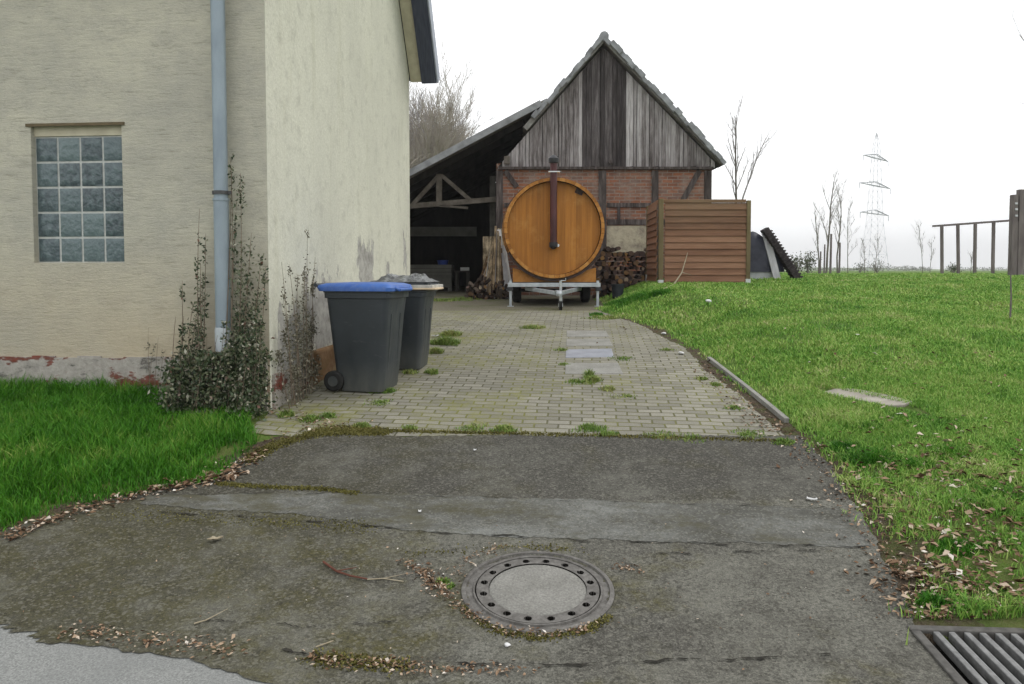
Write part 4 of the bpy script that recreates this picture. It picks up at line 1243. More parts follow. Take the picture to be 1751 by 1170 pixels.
# cradle boards
def cradle(y):
    x0, x1 = at(877, 440, YF).x, at(1021, 440, YF).x
    poly = [(x0, y, zb1 + .014), (x1, y, zb1 + .014)]
    rr = BR + .055; half = x1 - ctr.x
    zt = at(1020, 458, YF).z
    poly.append((x1, y, zt))
    hx = min(half - .06, rr * .93)
    for i in range(21):
        xx = hx - 2 * hx * i / 20
        zz = ctr.z - math.sqrt(max(rr * rr - xx * xx, 0)) - .004
        if zz <= zt and zz > zb1 + .016: poly.append((ctr.x + xx, y, zz))
        elif zz <= zb1 + .016: poly.append((ctr.x + xx, y, zb1 + .0165))
    poly.append((x0, y, zt))
    m = MB(); m.prism(poly, (0, .06, 0)); return m.build('cradle', 'stave_wood', brl)
cradle(YF + .18); cradle(YF + 1.9)
m = MB()
for k in range(36):
    a0, a1 = R(118 + k * 124 / 36), R(118 + (k + 1) * 124 / 36)
    pa = [(ctr.x + r * math.sin(a), y, ctr.z + r * math.cos(a)) for y in (YF + .05, YF + .15) for r in (BR + .010, BR + .062) for a in (a0, a1)]
    m.add(pa, [(0, 1, 3, 2), (4, 6, 7, 5), (2, 3, 7, 6), (0, 4, 5, 1)] + ([(0, 2, 6, 4)] if k == 0 else []) + ([(1, 5, 7, 3)] if k == 35 else []))
m.build('strap', 'hoop_iron', brl)
# flue pipe on the front
fx = at(946.5, 300, YF).x; yfl = YF - .045
zt_ = at(946, 272, YF).z; zl_ = at(946, 420, YF).z
m = MB(); m.tube([(fx, yfl, zt_), (fx, yfl, zl_)], .066, 20); fl = m.build('flue_pipe', 'flue_brown', brl, smooth=True)
m = MB(); m.lathe((fx, yfl, zl_ - .03), (0, 0, 1), [(0, -.03), (.05, -.02), (.078, .0), (.080, .06), (.078, .09)], 20); m.tube([(fx, yfl, zl_), (fx + .01, YF + .14, zl_)], .07, 16)
m.build('flue_elbow', 'black_metal', fl, smooth=True)
m = MB(); m.tube([(fx + .085, yfl - .01, zl_ + .0), (fx + .085, yfl + .18, zl_ + .0)], .028, 12); m.build('door_knob', 'bright_steel', brl, smooth=True)
m = MB(); m.lathe((fx, yfl, zt_), (0, 0, 1), [(.068, -.09), (.095, -.08), (.10, .0), (.04, .06), (0, .07)], 20); m.build('flue_cap', 'black_metal', fl, smooth=True)
zb_ = at(946, 295, YF).z
m = MB(); m.box((fx - .10, yfl - .075, zb_ - .008), (fx + .12, yfl + .075, zb_ + .012)); m.box((fx + .06, yfl + .075, zb_ - .006), (fx + .09, YF + .05, zb_ + .01)); m.build('flue_bracket', 'bright_steel', fl)
v = at(991, 327, YF + .08)
m = MB(); m.frame((v.x, YF + .13, v.z), (.92, 0, -.39), (0, -1, 0), (.39, 0, .92), (-.075, 0, -.055), (.075, .02, .055)); m.build('vent_plate', 'hoop_iron', brl)

# ------------------------------------------------------------------ privacy screen
YS = 15.1
p0, p1 = at(1128, 487, YS), at(1276, 487, YS)
zt0 = at(1200, 341, YS).z; zbt = at(1200, 484, YS).z
scr = thing('privacy_screen', (p0.x, YS, Hs(p0.x, YS)), 'brown slatted wooden privacy screen standing on the lawn by the barn', 'screen')
pw = .095
m = MB(); ns = 12; hs = (zt0 - .07 - zbt - .03) / ns
def slats(o, ex, ey, L, mm):
    for k in range(ns):
        z = zbt + .03 + k * hs
        up = (Vector((0, 0, 1)) + Vector(ey) * .20).normalized()
        mm.frame(Vector((o.x, o.y, z)), ex, ey, up, (0, -.050, 0), (L, -.032, hs + .004))
slats(Vector((p0.x + .10, YS + .06, 0)), Vector((1, 0, 0)), Vector((0, 1, 0)), p1.x - p0.x - .105, m)
fp = m.build('front_panel', 'stained_slat', scr)
m = MB(); m.box((p0.x + .05, YS + .01, zt0 - .065), (p1.x - .02, YS + .06, zt0)); m.build('panel_frame', 'stained_slat', fp, bevel=.006)
m = MB(); m.box((p0.x + .05, YS + .015, zbt - .02), (p1.x - .02, YS + .058, zbt + .045)); m.build('panel_frame', 'stained_slat', fp, bevel=.006)
m = MB(); m.box((p0.x - .03, YS - .045, zt0 - .02), (p0.x + .045, YS - .02, zbt)) if 0 else None
def post(x, y, z0, z1, w=.09, mat='screen_post'):
    m = MB(); m.box((x - w / 2, y - w / 2, z0), (x + w / 2, y + w / 2, z1)); o = m.build('post', mat, scr, bevel=.008)
    m = MB(); zg_ = Hs(x, y) - .05; m.box((x - w / 2 - .006, y - w / 2 - .006, zg_), (x + w / 2 + .006, y + w / 2 + .006, z0 + .06)); m.build('post_shoe', 'post_shoe', o)
post(p0.x + .02, YS + .03, zbt + .0, zt0 + .01); post(p1.x + .035, YS + .03, zbt + .02, zt0 - .02, .08)
sd0 = Vector((p0.x - .02, YS + .10, 0)); se = at(1109, 440, 16.6)
sdir = Vector((-.13, .99, 0)).normalized()
sdir = Vector((se.x - sd0.x, 16.6 - sd0.y, 0)); SL = sdir.length; sdir.normalize()
m = MB(); slats(sd0, sdir, Vector((sdir.y, -sdir.x, 0)), SL, m); sp_ = m.build('side_panel', 'stained_slat', scr)
m = MB(); m.frame((sd0.x, sd0.y, zt0 - .065), sdir, (sdir.y, -sdir.x, 0), (0, 0, 1), (0, -.02, 0), (SL, .03, .06)); m.build('panel_frame', 'stained_slat', sp_)
q = sd0 + sdir * (SL + .05); post(q.x, q.y, zbt + .1, zt0)
# right side panel of the same enclosure, edge seen only
sd1 = Vector((p1.x + .03, YS + .10, 0)); m = MB(); slats(sd1, Vector((.02, 1, 0)).normalized(), Vector((1, -.02, 0)), 1.5, m); m.build('side_panel', 'stained_slat', scr)
# stick leaning in front
a = hit(1131, 498); b = at(1176, 432, YS - .05); c = at(1166, 466, YS - .25)
m = MB(); m.tube([a + Vector((0, 0, .015)), at(1152, 487, YS - .45), c, b], [.018, .015, .013, .006], 7); m.tube([c, at(1181, 470, YS - .2)], [.009, .004], 6)
tag(m.build('stick', 'twig_pale', None, loc=a, smooth=True), 'crooked dead stick leaning against the brown slatted screen', 'stick')

# ------------------------------------------------------------------ firewood beside the barrel, every log its own
def log_proto(seed, split):
    rnd = random.Random(seed); n = 9 if not split else 3
    prof = [rnd.uniform(.84, 1.12) for _ in range(10)]
    if split:
        ang = [0, 18, 36, 54, 72, 90]; pts = [(0, 0)] + [(math.cos(R(a)) * 1.35, math.sin(R(a)) * 1.35) for a in ang]
        pts = [(x - .6, z - .6) for x, z in pts]
    else: pts = [(prof[k] * math.cos(2 * math.pi * k / 10), prof[k] * math.sin(2 * math.pi * k / 10)) for k in range(10)]
    me = MB(); n = len(pts)
    vs = [(x, -.5, z) for x, z in pts] + [(x * rnd.uniform(.92, 1.05), .5, z * rnd.uniform(.92, 1.05)) for x, z in pts]
    me.add(vs, [(i, (i + 1) % n, n + (i + 1) % n, n + i) for i in range(n)], 0)
    me.add([v for v in vs[:n]], [tuple(range(n))], 1); me.add([v for v in vs[n:]], [tuple(range(n))], 1)
    m_ = bpy.data.meshes.new('firewood_log'); m_.from_pydata(me.v, [], me.f); m_.materials.append(M['log_bark']); m_.materials.append(M['log_end'])
    m_.polygons.foreach_set('material_index', me.mi); m_.update()
    bm = bmesh.new(); bm.from_mesh(m_); bmesh.ops.recalc_face_normals(bm, faces=bm.faces); bm.to_mesh(m_); bm.free()
    return m_
LOGS = [log_proto(i, i % 3 == 0) for i in range(8)]
def put_log(x, y, z, r, L, rz, rx_, label, group, roll=0):
    o = bpy.data.objects.new('firewood_log', random.choice(LOGS)); COL.objects.link(o)
    o.location = (x, y, z); o.scale = (r, L, r); o.rotation_euler = (rx_, roll, rz)
    return tag(o, label, 'log', group)
YL = 16.9
xA, xB = at(1018, 440, YL).x, at(1112, 440, YL).x
ztop = lambda x: np.interp(x, [at(1018, 440, YL).x, at(1035, 440, YL).x, at(1060, 440, YL).x, at(1100, 440, YL).x, at(1114, 440, YL).x], [at(0, 440, YL).z, at(0, 424, YL).z, at(0, 427, YL).z, at(0, 430, YL).z, at(0, 420, YL).z])
row = 0; z = None; cnt = 0
rr = .058
zrow = min(Hs(xA, YL), Hs(xB, YL)) + .05
while True:
    any_ = False; x = xA + (rr if row % 2 else 0)
    while x < xB:
        zz = max(zrow, 0)
        if zz < ztop(x) and zz > Hs(x, YL) - .02:
            r = random.uniform(.045, .066)
            put_log(x + random.uniform(-.012, .012), YL + random.uniform(-.05, .05), zz + random.uniform(-.01, .01), r, random.uniform(.36, .5), random.uniform(-.1, .1), random.uniform(-.05, .05),
                    'split firewood log in the dark stack between barrel and slatted screen', 'firewood logs stacked by the barn', random.uniform(0, 6.28))
            cnt += 1; any_ = True
        x += rr * 2.0
    zrow += rr * 1.78; row += 1
    if not any_ and row > 3 or row > 22: break
# loose pale lumps in front of the stack
for px, py, r in ((1052, 474, .075), (1036, 468, .06), (1044, 482, .06), (1066, 478, .06), (1017, 459, .06)):
    q = at(px, py, YL - .45); zz = max(q.z, Hs(q.x, q.y) + r * .6)
    put_log(q.x, q.y, zz, r, .22, random.uniform(-.8, .8), .1, 'short freshly cut log lying in front of the dark firewood stack', 'loose cut logs before the firewood')
# extra heap under them so the loose pieces rest on wood
for k in range(26):
    x = random.uniform(xA + .02, xA + .75); y = YL - random.uniform(.3, .55)
    zz = Hs(x, y) + .05 + random.random() * max(.02, (at(0, 474, YL).z - Hs(x, y) - .1))
    put_log(x, y, zz, random.uniform(.045, .06), .3, random.uniform(-.5, .5), random.uniform(-.15, .15), 'short dark log tumbled at the foot of the firewood stack', 'tumbled logs at the stack foot', random.uniform(0, 6))
# black bucket at the stack foot
q = hit(1056, 510); wq = .125
zz = Hs(q.x, q.y)
bk = thing('black_tub', (q.x, q.y, zz), 'black plastic tub on the grass between barrel trailer and slatted screen', 'tub')
ht = at(1056, 486, q.y).z - zz
m = MB(); m.lathe((q.x, q.y, zz), (0, 0, 1), [(0, 0), (wq * .82, 0), (wq, ht), (wq * .93, ht), (wq * .78, .03), (0, .03)], 24); m.build('body', 'bucket_black', bk, smooth=True)
m = MB(); m.lathe((q.x, q.y, zz + ht), (0, 0, 1), [(wq - .002, -.03), (wq + .012, -.03), (wq + .014, 0), (wq - .002, .002)], 24); m.build('rim', 'bucket_black', bk, smooth=True)

# ------------------------------------------------------------------ boards leaning left of the barrel
YPL = 17.75
def plank(px0, py0, px1, py1, w, mat, label, group=None, Y0=17.3, Y1=YPL, th=.03, name='leaning_plank'):
    p = at(px0, py0, Y0); q = at(px1, py1, Y1); p.z = max(p.z, 0); gz_ = Hs(p.x, p.y); p.z = gz_ + .0
    m = MB(); d = (q - p).normalized(); up = Vector((0, -1, 0)); m.bar(p, q, w, th, up=up)
    return tag(m.build(name, mat, None, loc=p), label, 'plank', group)
for k, (px, w) in enumerate(((833, .15), (842, .14), (850, .13), (846, .12), (838, .12), (855, .16), (828, .10))):
    plank(px + random.uniform(-3, 2), 511, px + random.uniform(-1, 3), random.choice((391, 398, 405, 412)), w, 'old_plank', 'brown old board leaning upright at the barn corner left of the barrel', 'old boards leaning at the barn corner', Y0=17.1 + k * .045, Y1=17.5 + k * .05)
plank(862, 511, 853, 393, .10, 'white_plank', 'tall white plank leaning beside the barrel, left of its rim', Y0=17.0, Y1=17.42)
plank(874, 511, 860, 420, .13, 'white_plank', 'short broad white plank partly hidden behind the barrel edge', Y0=16.95, Y1=17.3)
plank(868, 511, 862, 450, .10, 'grey_plank', 'grey plank leaning low between the white planks', Y0=16.85, Y1=17.15)
for k in range(16):
    b_ = 806 + k * 3.9 + random.uniform(-2, 2); tpx = np.interp(b_, [806, 868], [829, 860]) + random.uniform(-2, 2)
    tpy = np.interp(b_, [806, 826, 845, 868], [462, 420, 396, 425]) + random.uniform(-12, 14)
    plank(b_, 512, tpx, tpy, random.uniform(.035, .075), 'old_plank' if k % 5 else 'grey_plank', 'narrow weathered stick leaning in the upright bundle left of the barrel', 'sticks leaning at the barn corner', Y0=16.72 + .03 * (k % 4), Y1=17.2 + .03 * (k % 3), th=.03, name='leaning_stick')
# split wood heap in front of boards
for k in range(60):
    px = random.uniform(800, 868); t = (px - 806) / 62
    top = np.interp(px, [800, 818, 832, 868], [500, 480, 484, 494])
    py = 511 - (511 - top) * random.random() ** 1.15
    Y = 16.7 + random.uniform(-.12, .2)
    q = at(px, py, Y); r = random.uniform(.028, .05)
    o = put_log(q.x, q.y, max(q.z, Hs(q.x, q.y) + r), r, random.uniform(.28, .45), random.uniform(-.3, .3), random.choice((0, 0, 1.2, 1.4)) + random.uniform(-.1, .1), 'split stick of kindling in the heap under the leaning boards', 'kindling heaped left of the barrel', random.uniform(0, 6))

# ------------------------------------------------------------------ lean things right of the screen
YR = 17.2
z0 = Hs(at(1320, 470, YR).x, YR)
a = at(1287, 465, YR + .3); b = at(1322, 400, YR + .3)
m = MB(); n = 14
def tarp(x0, x1, y0, y1, zb, zt, n=16):
    vs = []; fs = []
    for j in range(n + 1):
        for i in range(n + 1):
            u, v_ = i / n, j / n
            ex = min(u, 1 - u) * 2; ey = min(v_, 1 - v_) * 2
            hgt = min(1, ex * 2.6) ** .5 * min(1, ey * 2.8) ** .5
            q = mnoise.noise(Vector((u * 3.3, v_ * 3.1, 1.7)))
            vs.append((x0 + (x1 - x0) * u, y0 + (y1 - y0) * v_, zb + (zt - zb) * hgt * (.86 + .22 * q)))
    for j in range(n):
        for i in range(n): k = j * (n + 1) + i; fs.append((k, k + 1, k + n + 2, k + n + 1))
    return vs, fs
zb_ = Hs(a.x, YR) 
m.add(*tarp(a.x - .35, b.x + .22, YR + .05, YR + 1.3, zb_ + .18, at(0, 394, YR).z)); tag(m.build('tarpaulin', 'tarp_dark', None, loc=(a.x, YR + .5, zb_), smooth='all', fix=False), 'dark blue black tarpaulin bunched over a pile right of the slatted screen', 'tarpaulin')
m = MB(); m.box((a.x - .3, YR + .08, zb_ - .02), (b.x + .1, YR + 1.2, zb_ + .26)); tag(m.build('pale_block', 'pale_sheet', None, loc=(a.x, YR + .5, zb_), bevel=.03), 'pale block under the dark tarpaulin beside the slatted screen', 'block')
m = MB(); q0, q1 = at(1330, 472, YR - .1), at(1309, 399, YR + .25); q0.z = Hs(q0.x, q0.y) - .02
m.bar(q0, q1, .155, .035, up=(0, -1, 0)); tag(m.build('leaning_plank', 'grey_plank', None, loc=q0), 'wide pale grey plank propped against the dark tarpaulin pile', 'plank')
q0, q1 = at(1366, 471, YR - .05), at(1308, 391, YR + .2); q0.z = Hs(q0.x, q0.y) + .0
lad = thing('ridged_ramp', q0, 'black ridged plastic rail sloping down from the grey plank to the lawn', 'rail')
d = (q1 - q0); L = d.length; d.normalize(); sdv = Vector((0, 1, 0)); up = sdv.cross(d); up = up if up.z > 0 else -up
m = MB(); m.frame(q0, d, sdv, up, (0, -.12, -.09), (L, .12, .05)); m.build('body', 'dark_ridge', lad)
m = MB()
for k in range(17): m.frame(q0, d, sdv, up, (.03 + k * (L - .08) / 17, -.135, -.10), (.03 + k * (L - .08) / 17 + .035, .135, .085))
m.build('ridge', 'dark_ridge', lad)

# ------------------------------------------------------------------ manhole and drain
mz = float(g(MAN.y)); sl_m = float((g(MAN.y + .2) - g(MAN.y - .2)) / .4)
mh = thing('manhole_cover', (MAN.x, MAN.y, mz), 'round manhole cover with a concrete centre and a ring of holes in the asphalt', 'manhole cover')
mn = Vector((0, -sl_m, 1)).normalized(); mu = Vector((1, 0, 0)); mvv = mn.cross(mu)
mo = Vector((MAN.x, MAN.y, mz + .004))
def mp(r, a, h): return mo + (mu * math.cos(a) + mvv * math.sin(a)) * r + mn * h
m = MB(); m.lathe(mo, mn, [(MAN_R, -.05), (MAN_R, .012), (MAN_R - .006, .016), (MAN_R - .022, .016), (MAN_R - .026, .004), (.338, .004), (.334, .014), (.326, .014), (.322, -.03)], 96, side=mu)
m.build('frame', 'iron_cast', mh, smooth=True)
# cast ring with vent pockets
m = MB(); NA = 16 * 22; rad = [.318] + [.309 - k * .0036 for k in range(14)] + [.254]
def vent(r, a):
    ac = (math.floor(a / (2 * math.pi / 16)) + .5) * 2 * math.pi / 16
    return math.hypot((a - ac) * r, r - .2835)
for j, r in enumerate(rad):
    for k in range(NA):
        a = 2 * math.pi * k / NA
        m.v.append(tuple(mp(r, a, .012 - (.028 if vent(r, a) < .0165 else 0))))
for j in range(len(rad) - 1):
    for k in range(NA):
        k2 = (k + 1) % NA
        m.f.append((j * NA + k, j * NA + k2, (j + 1) * NA + k2, (j + 1) * NA + k)); m.mi.append(1 if vent((rad[j] + rad[j + 1]) / 2, 2 * math.pi * (k + .5) / NA) < .0185 else 0)
b = len(m.v)
for k in range(NA): m.v.append(tuple(mp(.318, 2 * math.pi * k / NA, -.03)))
for k in range(NA): m.f.append((k, (k + 1) % NA, b + (k + 1) % NA, b + k)); m.mi.append(0)
m.build('lid_ring', ['iron_cast', 'wet_dirt'], mh)
m = MB(); m.lathe(mo, mn, [(0, .010), (.1, .011), (.2, .011), (.246, .009), (.2535, .004), (.2535, -.03)], 72, side=mu); m.build('concrete_fill', 'lid_concrete', mh, smooth=True)

gz0 = float(g(GR_O.y + .1)) ; gs = float((g(GR_O.y + .2) - g(GR_O.y - .3)) / .5)
def gp_(u, v, h=0):
    x = GR_O.x + _gu.x * u + _gv.x * v; y = GR_O.y + _gu.y * u + _gv.y * v
    return Vector((x, y, float(g(y)) + .03 * 0 + .014 + h))
gt = thing('drain_grate', gp_(GR_W / 2, GR_L / 2), 'iron drain grate with slanting bars at the road edge by the lawn', 'drain grate')
def gbox(m, u0, u1, v0, v1, h0, h1):
    P = [gp_(u, v, h) for h in (h0, h1) for v in (v0, v1) for u in (u0, u1)]
    m.add(P, [(0, 2, 3, 1), (4, 5, 7, 6), (0, 1, 5, 4), (2, 6, 7, 3), (0, 4, 6, 2), (1, 3, 7, 5)])
m = MB(); e = .034
gbox(m, -.01, GR_W + .01, -.01, e, -.06, .006); gbox(m, -.01, GR_W + .01, GR_L - e, GR_L + .01, -.06, .006)
gbox(m, -.01, e, e + .001, GR_L - e - .001, -.06, .006); gbox(m, GR_W - e, GR_W + .01, e + .001, GR_L - e - .001, -.06, .006)
m.build('frame', 'iron_dark', gt, bevel=.006)
nb = 7; pit = (GR_W - 2 * e) / nb
for k in range(1, nb):
    m = MB(); u = e + k * pit
    gbox(m, u - .015, u + .015, e + .002, GR_L - e - .002, -.04, .003); m.build('bar', 'iron_worn', gt, bevel=.005)
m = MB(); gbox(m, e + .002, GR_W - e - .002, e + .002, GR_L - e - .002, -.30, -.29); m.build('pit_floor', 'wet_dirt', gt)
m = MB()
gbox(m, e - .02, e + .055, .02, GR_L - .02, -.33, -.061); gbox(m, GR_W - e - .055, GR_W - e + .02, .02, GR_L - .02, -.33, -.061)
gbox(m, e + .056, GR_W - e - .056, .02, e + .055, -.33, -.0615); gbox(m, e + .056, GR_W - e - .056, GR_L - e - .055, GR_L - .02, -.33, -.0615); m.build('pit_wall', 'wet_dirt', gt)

# ------------------------------------------------------------------ slabs and kerb
def slab(pxs, mat, label, name='paving_slab', th=.02, cat='slab', group=None, lift=.012):
    P = [hit(*p) for p in pxs]
    c = sum(P, Vector()) / len(P)
    m = MB()
    top = [Vector((p.x, p.y, Hs(p.x, p.y) + lift)) for p in P]
    m.prism([t - Vector((0, 0, th + .02)) for t in top], (0, 0, th + .02))
    return tag(m.build(name, mat, None, loc=c, bevel=.006), label, cat, group)
slab([(966, 641), (1066, 641), (1057, 622), (967, 622)], 'slab', 'grey concrete slab in the paving, just behind the tall weeds')
slab([(967, 613), (1050, 612), (1046, 598), (968, 599)], 'slab_blue', 'bluish shiny slab set into the paving of the drive')
slab([(968, 593), (1048, 593), (1042, 581), (969, 581)], 'slab', 'grey concrete slab next beyond the bluish slab')
slab([(969, 577), (1042, 577), (1036, 567), (969, 567)], 'slab', 'farthest small concrete slab in the paving, nearest the barrel')
slab([(1408, 674), (1430, 681), (1475, 690), (1520, 698), (1546, 697), (1560, 690), (1520, 680), (1465, 669), (1430, 668)], 'slab_lawn', 'pale stone slab lying flush in the lawn', 'lawn_slab', lift=.022)
kp = [hit0(*p) for p in [(1212, 617), (1345, 725)]]
m = MB()
a, b = kp; n = 7
for k in range(n):
    q0 = a.lerp(b, k / n); q1 = a.lerp(b, (k + 1) / n)
    z0_, z1_ = Hs(q0.x, q0.y), Hs(q1.x, q1.y)
    m.bar((q0.x, q0.y, z0_ - .01), (q1.x, q1.y, z1_ - .01), .045, .11)
tag(m.build('edging_kerb', 'slab', None, loc=kp[0], bevel=.006), 'narrow concrete edging strip between the paving and the right lawn', 'kerb')

# ------------------------------------------------------------------ grass, weeds, moss, leaves (uncountable: one object each)
def blades(name, x, y, h, w, lean, mat, label, z=None):
    N = len(x)
    z = H(x, y) if z is None else z
    az = RNG.uniform(0, 2 * np.pi, N); la = RNG.uniform(0, 2 * np.pi, N)
    dx, dy = np.cos(az) * w / 2, np.sin(az) * w / 2
    lx_, ly_ = np.cos(la) * lean * h, np.sin(la) * lean * h
    V = np.empty((N, 5, 3))
    V[:, 0] = np.stack([x - dx, y - dy, z - .004], -1); V[:, 1] = np.stack([x + dx, y + dy, z - .004], -1)
    mx, my = x + lx_ * .35, y + ly_ * .35; mz_ = z + h * .6
    V[:, 2] = np.stack([mx + dx * .8, my + dy * .8, mz_], -1); V[:, 3] = np.stack([mx - dx * .8, my - dy * .8, mz_], -1)
    V[:, 4] = np.stack([x + lx_, y + ly_, z + h * np.sqrt(np.clip(1 - .4 * lean ** 2, .1, 1))], -1)
    b = np.arange(N)[:, None] * 5
    o = fastobj(name, V.reshape(-1, 3), [b + np.array([[0, 1, 2, 3]]), b + np.array([[3, 2, 4]])], mat)
    tag(o, label, name.split('.')[0], None, 'stuff')
    return o

def vnoise(x, y, sc, seed=0):
    """cheap smooth value noise in 0..1"""
    r = np.random.default_rng(seed).random((64, 64))
    fx_, fy_ = x * sc, y * sc
    ix, iy = np.floor(fx_).astype(int), np.floor(fy_).astype(int)
    tx, ty = fx_ - ix, fy_ - iy; tx = tx * tx * (3 - 2 * tx); ty = ty * ty * (3 - 2 * ty)
    a = r[ix % 64, iy % 64]; b = r[(ix + 1) % 64, iy % 64]; c = r[ix % 64, (iy + 1) % 64]; d = r[(ix + 1) % 64, (iy + 1) % 64]
    return (a * (1 - tx) + b * tx) * (1 - ty) + (c * (1 - tx) + d * tx) * ty
def fbm(x, y, sc, seed=0): return .5 * vnoise(x, y, sc, seed) + .3 * vnoise(x, y, sc * 2.3, seed + 1) + .2 * vnoise(x, y, sc * 5.1, seed + 2)

def in_grate(x, y):
    u = (x - GR_O.x) * _gu.x + (y - GR_O.y) * _gu.y; v = (x - GR_O.x) * _gv.x + (y - GR_O.y) * _gv.y
    return (u > -.08) & (u < GR_W + .05) & (v > -.08) & (v < GR_L + .05)

# left lawn: long lush grass up to the wall
n = 150000
x = RNG.uniform(-6.6, -1.5, n); y = RNG.uniform(4.2, 7.3, n)
front = HC.y - (x - HC.x) * Fdir.y / -Fdir.x * -1 if False else HC.y + (x - HC.x) * (Fdir.y / Fdir.x)
edge = xl(y) - .05 + .10 * (fbm(x, y, 2.2, 5) - .5)
right_stop = np.interp(y, [5.4, 6.0, 6.4, 6.7], [-1.9, -2.05, -2.25, -2.35])
ok = (x < np.minimum(edge, right_stop + .2 * (fbm(x, y, 4, 8) - .5))) & (y < front - .03)
ok &= RNG.random(n) < np.clip(.12 + 2.2 * (edge - x) + 2.2 * (fbm(x, y, 5.5, 61) - .5), 0.04, 1) * np.clip(1.3 - 5 * np.clip(fbm(x, y, 2.6, 71) - .6, 0, 1), .2, 1)
x, y = x[ok], y[ok]; f = fbm(x, y, 1.4, 3); ed = np.clip((xl(y) - x) / .6, 0, 1)
nearwall = np.clip(1 - (HC.y + (x - HC.x) * (Fdir.y / Fdir.x) - y) / .5, 0, 1)
f3 = fbm(x, y, 4.5, 13)
h = (.03 + .13 * f + .07 * (f3 - .4) + .05 * nearwall) * (.4 + .6 * ed) * RNG.uniform(.45, 1.35, len(x)); h = np.maximum(h, .015)
blades('long_grass', x, y, h, RNG.uniform(.004, .009, len(x)), RNG.uniform(.15, .9, len(x)), 'blade_long', 'lush long grass in front of the house wall')

# right lawn: short mown grass, sparser and leaf strewn near the road
_l0, _l1 = hit(1408, 676).lerp(hit(1460, 669), .5), hit(1520, 698).lerp(hit(1562, 692), .5); LS = _l0.lerp(_l1, .5); LSK = (_l1.y - _l0.y) / (_l1.x - _l0.x)
def lawn_pts(y0, y1, n):
    y = y0 + (y1 - y0) * RNG.random(n); xm = .72 * y + .6
    x = xr(y) - .1 + (xm - xr(y) + .1) * RNG.random(n)
    return x, y
X_, Y_, H_, W_ = [], [], [], []
for y0, y1, n, hh, ww in ((2.9, 5, 52000, .05, .0055), (5, 7.5, 95000, .045, .0062), (7.5, 11, 85000, .045, .010), (11, 16, 80000, .045, .015), (16, 22, 60000, .05, .024), (22, 34, 60000, .055, .038)):
    x, y = lawn_pts(y0, y1, n)
    d = x - xr(y); f = fbm(x, y, 1.1, 21); f2 = fbm(x, y, 3.1, 33)
    bare = np.clip((6.2 - y) / 2.4, 0, 1)
    keep = RNG.random(n) < np.clip(d / .35 + .1 + (f2 - .5) * 1.6, 0, 1) * np.clip(1 - bare * (2.3 - 3.3 * f2), .05, 1) * np.clip(1.25 - 1.5 * np.clip(fbm(x, y, 1.7, 51) - .52, 0, 1) * 4, .25, 1)
    keep &= ~in_grate(x, y)
    keep &= ~((np.abs(x - LS.x + .02) < .29) & (y - LS.y - (x - LS.x) * LSK > -.20) & (y - LS.y - (x - LS.x) * LSK < .06))
    keep &= ~((x > 2.2) & (y < 3.45 + .06 * np.sin(x * 9)))
    # nothing under barn, screen or trailer
    keep &= ~((y > YB - .2) & (x < br + .1)) & ~((np.abs(x - bc.x) < .95) & (y > YF - .3) & (y < 17.5)) & ~((x > xA) & (x < xB) & (y > 16.3))
    x, y, f, d = x[keep], y[keep], f[keep], d[keep]
    tall = 1 + .9 * np.clip((f - .56) * 5, 0, 1) + .5 * np.exp(-((d - .5) / .35) ** 2)
    X_.append(x); Y_.append(y); H_.append(hh * .82 * tall * RNG.uniform(.45, 1.3, len(x))); W_.append(ww * RNG.uniform(.7, 1.3, len(x)))
x, y, h, w = map(np.concatenate, (X_, Y_, H_, W_))
blades('short_grass', x, y, h, w, RNG.uniform(.2, 1.2, len(x)), 'blade_short', 'short mown grass of the lawn right of the drive')

# brighter tussocks on the lawn edge
def tuft(cx, cy, r, n, hh, ww=.007):
    a = RNG.uniform(0, 2 * np.pi, n); q = r * (.25 + .9 * vnoise(3 + np.cos(a) * 1.6 + cx * 3, 3 + np.sin(a) * 1.6 + cy * 3, 1.0, 5)) * RNG.random(n) ** .7
    return cx + np.cos(a) * q * 1.0, cy + np.sin(a) * q * .8, hh * RNG.uniform(.25, 1.25, n) * np.clip(1 - .6 * (q / r) ** 2, .2, 1), np.full(n, ww)
T = []
for px, py, r, n, hh in ((1490, 790, .28, 2600, .075), (1440, 770, .15, 800, .06), (1560, 800, .2, 900, .06), (1480, 735, .25, 1400, .06), (1380, 720, .14, 600, .06), (1595, 1035, .12, 600, .055), (1680, 1020, .2, 900, .05), (1640, 940, .18, 700, .05), (1700, 850, .3, 1200, .06),
                         (1620, 780, .3, 1200, .055), (1080, 515, .5, 2600, .10), (1050, 522, .3, 1400, .09), (1120, 505, .4, 1700, .09), (1020, 540, .2, 600, .06)):
    c = hit(px, py); T.append(tuft(c.x, c.y, r, n, hh, .007 if py > 600 else .012))
x, y, h, w = map(np.concatenate, zip(*T))
blades('tussock_grass', x, y, h, w, RNG.uniform(.2, 1.0, len(x)), 'blade_long', 'brighter green tussocks along the lawn edge')

